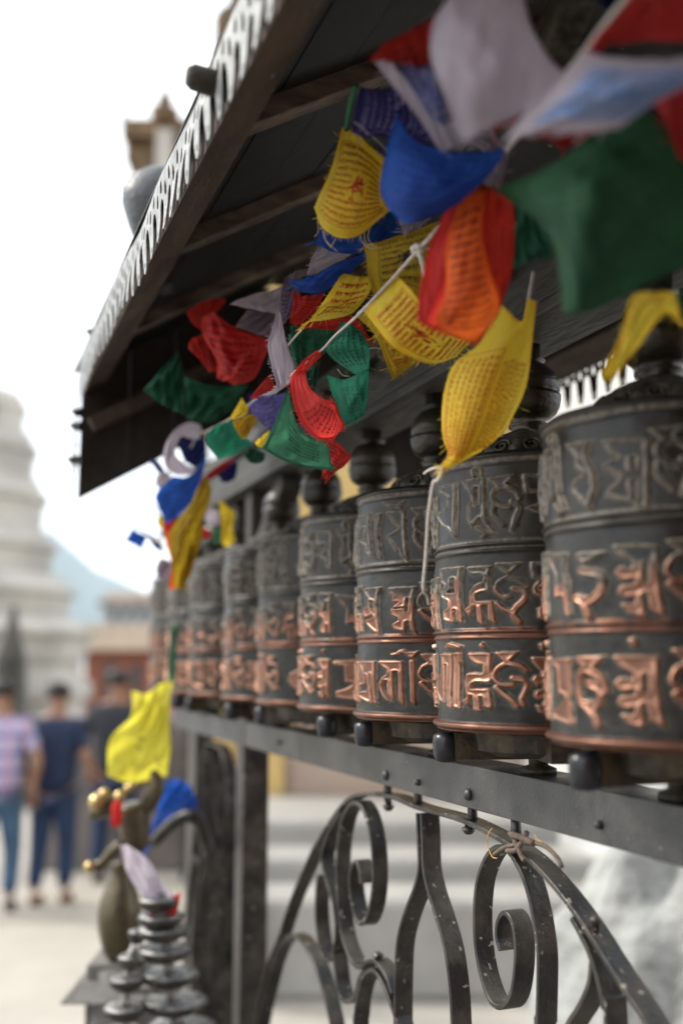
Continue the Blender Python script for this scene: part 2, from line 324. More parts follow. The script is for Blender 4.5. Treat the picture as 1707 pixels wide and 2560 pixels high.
# ---------------- right hand background, seen through the wheels and the ironwork
yb = thing('ochre_shrine_wall', 'ochre yellow shrine wall with pilasters behind the prayer wheels', 'building')
slab('wall', 560, 1900, 250, 2120, 8.2, .6, YELLOW, yb, z0=0)
slab('pilaster', 655, 712, 1500, 2110, 8.0, .2, YELLOW, yb, z0=0)
slab('plaster_panel', 712, 1500, 1560, 2100, 8.1, .12, TANW, yb, z0=0)
slab('pilaster', 560, 590, 1500, 2110, 8.0, .2, YELLOW, yb, z0=0)
st_ = thing('stone_steps', 'broad grey stone steps seen through the scroll ironwork', 'steps')
slab('step', 560, 2100, 2050, 2360, 6.75, 1.2, GREYST, st_, z0=0, bevel=.04)
slab('step', 560, 2100, 2145, 2400, 6.3, .47, GREYST, st_, z0=0, bevel=.04)
slab('step', 560, 2100, 2248, 2400, 5.85, .47, GREYST, st_, z0=0, bevel=.04)
# whitewashed stupa dome on the right: bulging uneven plaster
V = []; F = []; nu, nv = 72, 40; c = at(2350, 1900, 7.2); R0 = 2.95
for i in range(nu):
    a = 2*math.pi*i/nu
    for j in range(nv):
        t = j/(nv-1)*math.pi/2
        k = 1+.012*math.sin(5*a+3*t)+.01*math.sin(11*a-7*t)
        V.append((c[0]+R0*k*math.cos(a)*math.cos(t)**.8, c[1]+R0*k*math.sin(a)*math.cos(t)**.8, 9.5*k*math.sin(t)))
for i in range(nu):
    for j in range(nv-1): F.append((i*nv+j, ((i+1) % nu)*nv+j, ((i+1) % nu)*nv+j+1, i*nv+j+1))
o = mesh('whitewashed_stupa', V, F, STONEW); tag(o, 'whitewashed stupa dome with uneven plaster behind the right-hand wheels', 'stupa')
# rough whitewashed mound, lower right
V = []; F = []; nu, nv = 60, 30; c = at(1760, 2420, 3.3)
for i in range(nu):
    a = 2*math.pi*i/nu
    for j in range(nv):
        t = j/(nv-1)*math.pi/2
        k = 1+.07*math.sin(3*a+1.3)*math.cos(2*t)+.05*math.sin(7*a+4*t)+.03*math.sin(13*a-9*t)
        V.append((c[0]+.62*k*math.cos(a)*math.cos(t), c[1]+.62*k*math.sin(a)*math.cos(t), 1.30*k*math.sin(t)**.9))
for i in range(nu):
    for j in range(nv-1): F.append((i*nv+j, ((i+1) % nu)*nv+j, ((i+1) % nu)*nv+j+1, i*nv+j+1))
MOUND = mat('rough_limewash', (.40, .41, .395), (.22, .23, .22), .9, 0, 7, .35, .7, .05, 12, ((.12, .12, .10), 14, .66))
o = mesh('whitewashed_boulder', V, F, MOUND); tag(o, 'rough whitewashed boulder at the lower right behind the ironwork', 'boulder')

# unseen brick block added behind the camera to hold back sky light
tw_ = thing('unseen_light_blocker', 'unseen brown brick block added behind the camera to darken the wheels', 'building', (1.5, -5.5, 0))
MB().box((-6.5, -.6, 0), (6.0, 0, 6.5)).build('wall', BRICK, tw_)
MB().box((-7.0, -1.2, 6.5), (6.5, .9, 6.75)).build('roof', DARKWOOD, tw_)
for k in range(4):
    w_ = MB().box((-3.6+k*2.4, -.02, 3.6), (-2.7+k*2.4, .05, 5.2)).build('window', DARKWOOD, tw_)
MB().box((-.6, -.02, 0), (.6, .05, 2.3)).build('door', DARKWOOD, tw_)
# ================================================================== people
def skin(name, joints, edges, m, parent, sub=2):
    me = bpy.data.meshes.new(name); me.from_pydata([j[0] for j in joints], edges, []); o = bpy.data.objects.new(name, me); COL.objects.link(o)
    md = o.modifiers.new('s', 'SKIN'); md.use_smooth_shade = True
    for v, j in zip(me.skin_vertices[0].data, joints):
        r = j[1]; v.radius = r if hasattr(r, '__len__') else (r, r)
    me.skin_vertices[0].data[0].use_root = True
    s_ = o.modifiers.new('u', 'SUBSURF'); s_.levels = sub; s_.render_levels = sub
    dg = bpy.context.evaluated_depsgraph_get(); dg.update()
    nm = bpy.data.meshes.new_from_object(o.evaluated_get(dg)); bpy.data.objects.remove(o)
    nm.materials.clear(); nm.materials.append(m)
    o = bpy.data.objects.new(name, nm); COL.objects.link(o); o.parent = parent; return o
SKINM = mat('skin', (.30, .16, .10), (.24, .12, .075), .55, 0, 10)
HAIR = mat('black_hair', (.010, .009, .009), None, .5)
def person(loc, rz, hgt, shirt, trouser, shoe, label, phone=False, stride=.1, plaid=False):
    t = thing('person', label, 'person', loc, rz, None)
    s = hgt/1.72
    def S(x, y, z): return (x*s, y*s, z*s)
    # faces +Y (away from the camera); left/right = x
    ar = .30 if not phone else .26
    J = [(S(0, 0, .95), .11*s), (S(0, 0, 1.12), (.13*s, .08*s)), (S(0, .0, 1.36), (.16*s, .10*s)), (S(0, .01, 1.48), .055*s), (S(0, .02, 1.56), .07*s), (S(0, .02, 1.66), .075*s),
         (S(.16, 0, 1.40), .05*s), (S(ar, -.02, 1.14), .042*s), (S(.24, .20 if phone else .05, 1.05 if phone else .90), .035*s),
         (S(-.17, 0, 1.40), .06*s), (S(-ar, -.02, 1.14), .045*s), (S(-.27, .12, .92), .035*s),
         (S(.09, 0, .84), .095*s), (S(.10, stride, .46), .06*s), (S(.10, stride*.6, .09), .042*s),
         (S(-.09, 0, .84), .095*s), (S(-.10, -stride*.3, .46), .06*s), (S(-.10, -stride*1.4, .10), .042*s)]
    E = [(0, 1), (1, 2), (2, 3), (3, 4), (4, 5), (2, 6), (6, 7), (7, 8), (2, 9), (9, 10), (10, 11), (0, 12), (12, 13), (13, 14), (0, 15), (15, 16), (16, 17)]
    skin('body', J, E, SKINM, t)
    # hands: palm and five bent fingers
    for (hx, hy, hz, sgn) in ((J[8][0][0], J[8][0][1], J[8][0][2], 1), (J[11][0][0], J[11][0][1], J[11][0][2], -1)):
        hj = [((hx, hy, hz), .032*s), ((hx, hy+.03*s, hz-.06*s), .038*s)]; he = [(0, 1)]
        for k in range(4):
            o_ = (k-1.5)*.019*s; L = (.06, .075, .07, .055)[k]*s; i0 = len(hj)
            hj += [((hx+o_, hy+.045*s, hz-.09*s), .010*s), ((hx+o_, hy+.075*s, hz-.09*s-L*.5), .009*s), ((hx+o_, hy+.06*s, hz-.09*s-L), .008*s)]; he += [(1, i0), (i0, i0+1), (i0+1, i0+2)]
        i0 = len(hj); hj += [((hx-sgn*.045*s, hy+.05*s, hz-.06*s), .012*s), ((hx-sgn*.05*s, hy+.08*s, hz-.09*s), .010*s)]; he += [(1, i0), (i0, i0+1)]
        skin('hand', hj, he, SKINM, t, 1)
    # shirt with short sleeves
    J2 = [(S(0, 0, .80), (.19*s, .16*s)), (S(0, 0, 1.10), (.19*s, .145*s)), (S(0, 0, 1.36), (.19*s, .125*s)), (S(0, .01, 1.45), .085*s), (S(.18, 0, 1.40), .078*s), (S(ar-.03, -.015, 1.18), .068*s), (S(-.18, 0, 1.40), .078*s), (S(-ar+.03, -.015, 1.18), .068*s)]
    skin('shirt', J2, [(0, 1), (1, 2), (2, 3), (2, 4), (4, 5), (2, 6), (6, 7)], shirt, t)
    J3 = [(S(0, 0, .98), (.17*s, .14*s)), (S(.09, 0, .82), .115*s), (S(.10, stride, .46), .078*s), (S(.10, stride*.6, .12), .064*s), (S(-.09, 0, .82), .115*s), (S(-.10, -stride*.3, .46), .078*s), (S(-.10, -stride*1.4, .13), .064*s)]
    skin('trousers', J3, [(0, 1), (1, 2), (2, 3), (0, 4), (4, 5), (5, 6)], trouser, t)
    for x, y in ((.10, stride*.6), (-.10, -stride*1.4)):
        J4 = [(S(x, y-.04, .045), .045*s), (S(x, y+.06, .04), .045*s), (S(x, y+.16, .035), .035*s)]
        skin('shoe', J4, [(0, 1), (1, 2)], shoe, t, 1)
    J5 = [(S(0, -.01, 1.60), .10*s), (S(0, .0, 1.68), .125*s), (S(0, .03, 1.73), .10*s)]
    skin('hair', J5, [(0, 1), (1, 2)], HAIR, t, 1)
    for sx in (-1, 1): MB().lathe([(.004, -.02), (.012, -.01), (.014, .01), (.004, .02)], S(sx*.083, .02, 1.63), 8).build('ear', SKINM, t)
    MB().tube([S(0, .09, 1.65), S(0, .125, 1.615), S(0, .10, 1.60)], .012, 6).build('nose', SKINM, t, True)
    return t
def plaidmat():
    m = mat('plaid_shirt_cloth', (.50, .42, .58), None, .85); nt = m.node_tree; L = nt.links.new; b = nt.nodes['Principled BSDF']
    tc = nt.nodes['Texture Coordinate']
    sx = nd(nt, 'ShaderNodeSeparateXYZ'); L(tc.outputs['Object'], sx.inputs[0]); prev = None
    for k, (ax, sc_, c) in enumerate([(2, 7.5, (.05, .09, .26, 1)), (0, 9.0, (.42, .22, .32, 1))]):
        mu = nd(nt, 'ShaderNodeMath', operation='MULTIPLY'); mu.inputs[1].default_value = sc_; L(sx.outputs[ax], mu.inputs[0])
        fr = nd(nt, 'ShaderNodeMath', operation='FRACT'); L(mu.outputs[0], fr.inputs[0])
        gt = nd(nt, 'ShaderNodeMath', operation='GREATER_THAN'); gt.inputs[1].default_value = .62; L(fr.outputs[0], gt.inputs[0])
        m2 = nd(nt, 'ShaderNodeMath', operation='MULTIPLY'); m2.inputs[1].default_value = .7; L(gt.outputs[0], m2.inputs[0])
        mi = nd(nt, 'ShaderNodeMix', data_type='RGBA'); L(m2.outputs[0], mi.inputs[0]); mi.inputs[7].default_value = c
        if prev: L(prev, mi.inputs[6])
        else: mi.inputs[6].default_value = (.36, .33, .46, 1)
        prev = mi.outputs[2]
    L(prev, b.inputs['Base Color']); return m
PLAID = plaidmat()
NAVY = mat('navy_shirt_cloth', (.005, .014, .045), (.010, .022, .062), .85, 0, 12); BLK = mat('black_shirt_cloth', (.018, .020, .028), None, .85)
JEAN = mat('blue_jeans', (.03, .07, .135), (.055, .115, .20), .85, 0, 9); JEAND = mat('dark_jeans', (.006, .020, .060), (.012, .032, .085), .85, 0, 9)
SHOE = mat('dark_shoes', (.03, .025, .025), None, .6); SHOEB = mat('brown_shoes', (.14, .06, .035), None, .6)
def foot(px, d): p = at(px, 1658, d); return (p[0], p[1], 0)
rz = -YAW
person(foot(12, 7.7), rz+.05, 1.70, PLAID, JEAN, SHOE, 'person in a pale plaid shirt and blue jeans at the left edge', stride=.12)
person(foot(150, 8.0), rz-.12, 1.68, NAVY, JEAND, SHOEB, 'person in navy shirt and dark jeans with one arm bent', phone=True, stride=.06)
person(foot(296, 8.8), rz-.1, 1.77, BLK, JEAND, SHOE, 'person in black partly hidden by the yellow-green flag', stride=.05)

# ================================================================== prayer wheels
XR = .6896; YS = .8295; PITCH = .25837; RR = .127
NT_, NZ_ = 560, 400
def bake():
    ss = 2; W, Hn = NT_*ss, NZ_*ss
    z0, z1 = -.080, .250
    th = (np.arange(W)+.5)/W*360; zz = z0+(np.arange(Hn)+.5)/Hn*(z1-z0)
    Mk = np.zeros((Hn, W), bool); HO = np.zeros((Hn, W), bool)
    for kind, wd, pts in GLY:
        P = np.array(pts, float)/10; P[:, 1] /= 1000
        P[:, 0] = np.where(P[:, 0]-P[0, 0] > 180, P[:, 0]-360, np.where(P[:, 0]-P[0, 0] < -180, P[:, 0]+360, P[:, 0]))
        a0, a1 = P[:, 0].min()-4, P[:, 0].max()+4; b0, b1 = P[:, 1].min()-.006, P[:, 1].max()+.006
        ia = np.arange(int(a0/360*W), int(a1/360*W)+1); ib = np.arange(max(0, int((b0-z0)/(z1-z0)*Hn)), min(Hn, int((b1-z0)/(z1-z0)*Hn)+1))
        if len(ib) == 0: continue
        X, Y = np.meshgrid((ia+.5)/W*360*RR*math.pi/180, zz[ib]); Q = P.copy(); Q[:, 0] *= RR*math.pi/180
        if kind in 'ph':
            ins = np.zeros(X.shape, bool)
            for i in range(len(Q)):
                x1, y1 = Q[i]; x2, y2 = Q[(i+1) % len(Q)]
                if y1 == y2: continue
                c_ = ((Y < y1) != (Y < y2)) & (X < (x2-x1)*(Y-y1)/(y2-y1)+x1); ins ^= c_
        else:
            ins = np.zeros(X.shape, bool); r = wd/2000*1.3; Q = catmull(Q, 4)
            for i in range(len(Q)-1):
                p, q = Q[i], Q[i+1]; d = q-p; L2 = max(d@d, 1e-12)
                t = np.clip(((X-p[0])*d[0]+(Y-p[1])*d[1])/L2, 0, 1)
                ins |= (X-p[0]-t*d[0])**2+(Y-p[1]-t*d[1])**2 < r*r
        tgt = HO if kind == 'h' else Mk
        sub = tgt[np.ix_(ib, ia % W)]; tgt[np.ix_(ib, ia % W)] = sub | ins
    Mk &= ~HO
    def blur(A, s):
        k = int(3*s)+1; x = np.arange(-k, k+1); g_ = np.exp(-x*x/(2*s*s)); g_ /= g_.sum()
        B = sum(g_[i]*np.roll(A, x[i], 1) for i in range(len(x)))
        Bp = np.pad(B, ((k, k), (0, 0)), 'edge')
        return sum(g_[i]*Bp[i:i+A.shape[0]] for i in range(len(x)))
    m = Mk.astype(float); s1 = blur(m, 1.15); s2 = blur(m, 4.5)
    sm = lambda x, a, b: (lambda t: t*t*(3-2*t))(np.clip((x-a)/(b-a), 0, 1))
    hh = .0052*sm(s1, .15, .85)-.0017*sm(s2, .78, 1.0)-.0011*np.clip(s2-s1, 0, 1)
    ds = lambda A: A.reshape(NZ_, ss, NT_, ss).mean((1, 3))
    hh = ds(hh); mask = ds(s1); z = z0+(np.arange(NZ_)+.5)/NZ_*(z1-z0)
    ga = lambda c_, s_, a_: a_*np.exp(-((z-c_)/s_)**2)
    ring = ga(.1385, .0024, .0035)+ga(.1305, .0022, .0022)+ga(.0370, .0022, .0034)+ga(.0300, .0016, .0020)+ga(.2440, .0030, .0040)+ga(.2335, .0014, .0012)
    ring += np.where(z < -.068, .0055*np.exp(-((z+.0730)/.0038)**4), 0)
    ring += -.002*sm(z, .246, .25)
    tt = np.arange(NT_)/NT_*2*math.pi
    wob = .0013*np.sin(3*tt)[None, :]*np.sin(z*31)[:, None]+.0009*np.sin(5*tt+z[:, None]*40+2)*np.sin(z*23+1)[:, None]+.0006*np.sin(7*tt+1)[None, :]*np.sin(z*57+2)[:, None]+.0004*np.sin(13*tt+z[:, None]*90)
    rng = np.random.default_rng(3); nz = blur(rng.standard_normal((NZ_, NT_)), 3)*.0008
    Rg = RR-.0025+hh+ring[:, None]+wob+nz
    gz, gt = np.gradient(hh); grad = np.sqrt(gz*gz+gt*gt)
    # polish: bottom rows are touched by every passing hand
    zf = np.interp(z, [-.08, .02, .040, .055, .075, .100, .116, .12, .25], [1, 1, .98, .92, .62, .30, .05, 0, 0])
    wear = mask*zf[:, None]*1.0
    rw = np.interp(z, [-.08, -.078, -.069, -.067, .026, .0285, .041, .043], [.6, .78, .66, 0, 0, .60, .55, 0])
    wear = np.maximum(wear, rw[:, None]); wear = blur(wear, .6)
    edge = np.clip(grad/.0009, 0, 1)*.8+.55*np.clip(ga(.2395, .002, 1)+ga(.142, .002, 1)+ga(.236, .0015, .5)+ga(.1345, .0012, .8), 0, 1)[:, None]
    low = np.clip((blur(m, 2.6)-s1).reshape(NZ_, ss, NT_, ss).mean((1, 3))*3, 0, 1)*.55
    edge = np.clip(np.maximum(edge, low), 0, 1)
    return z, Rg, wear, edge
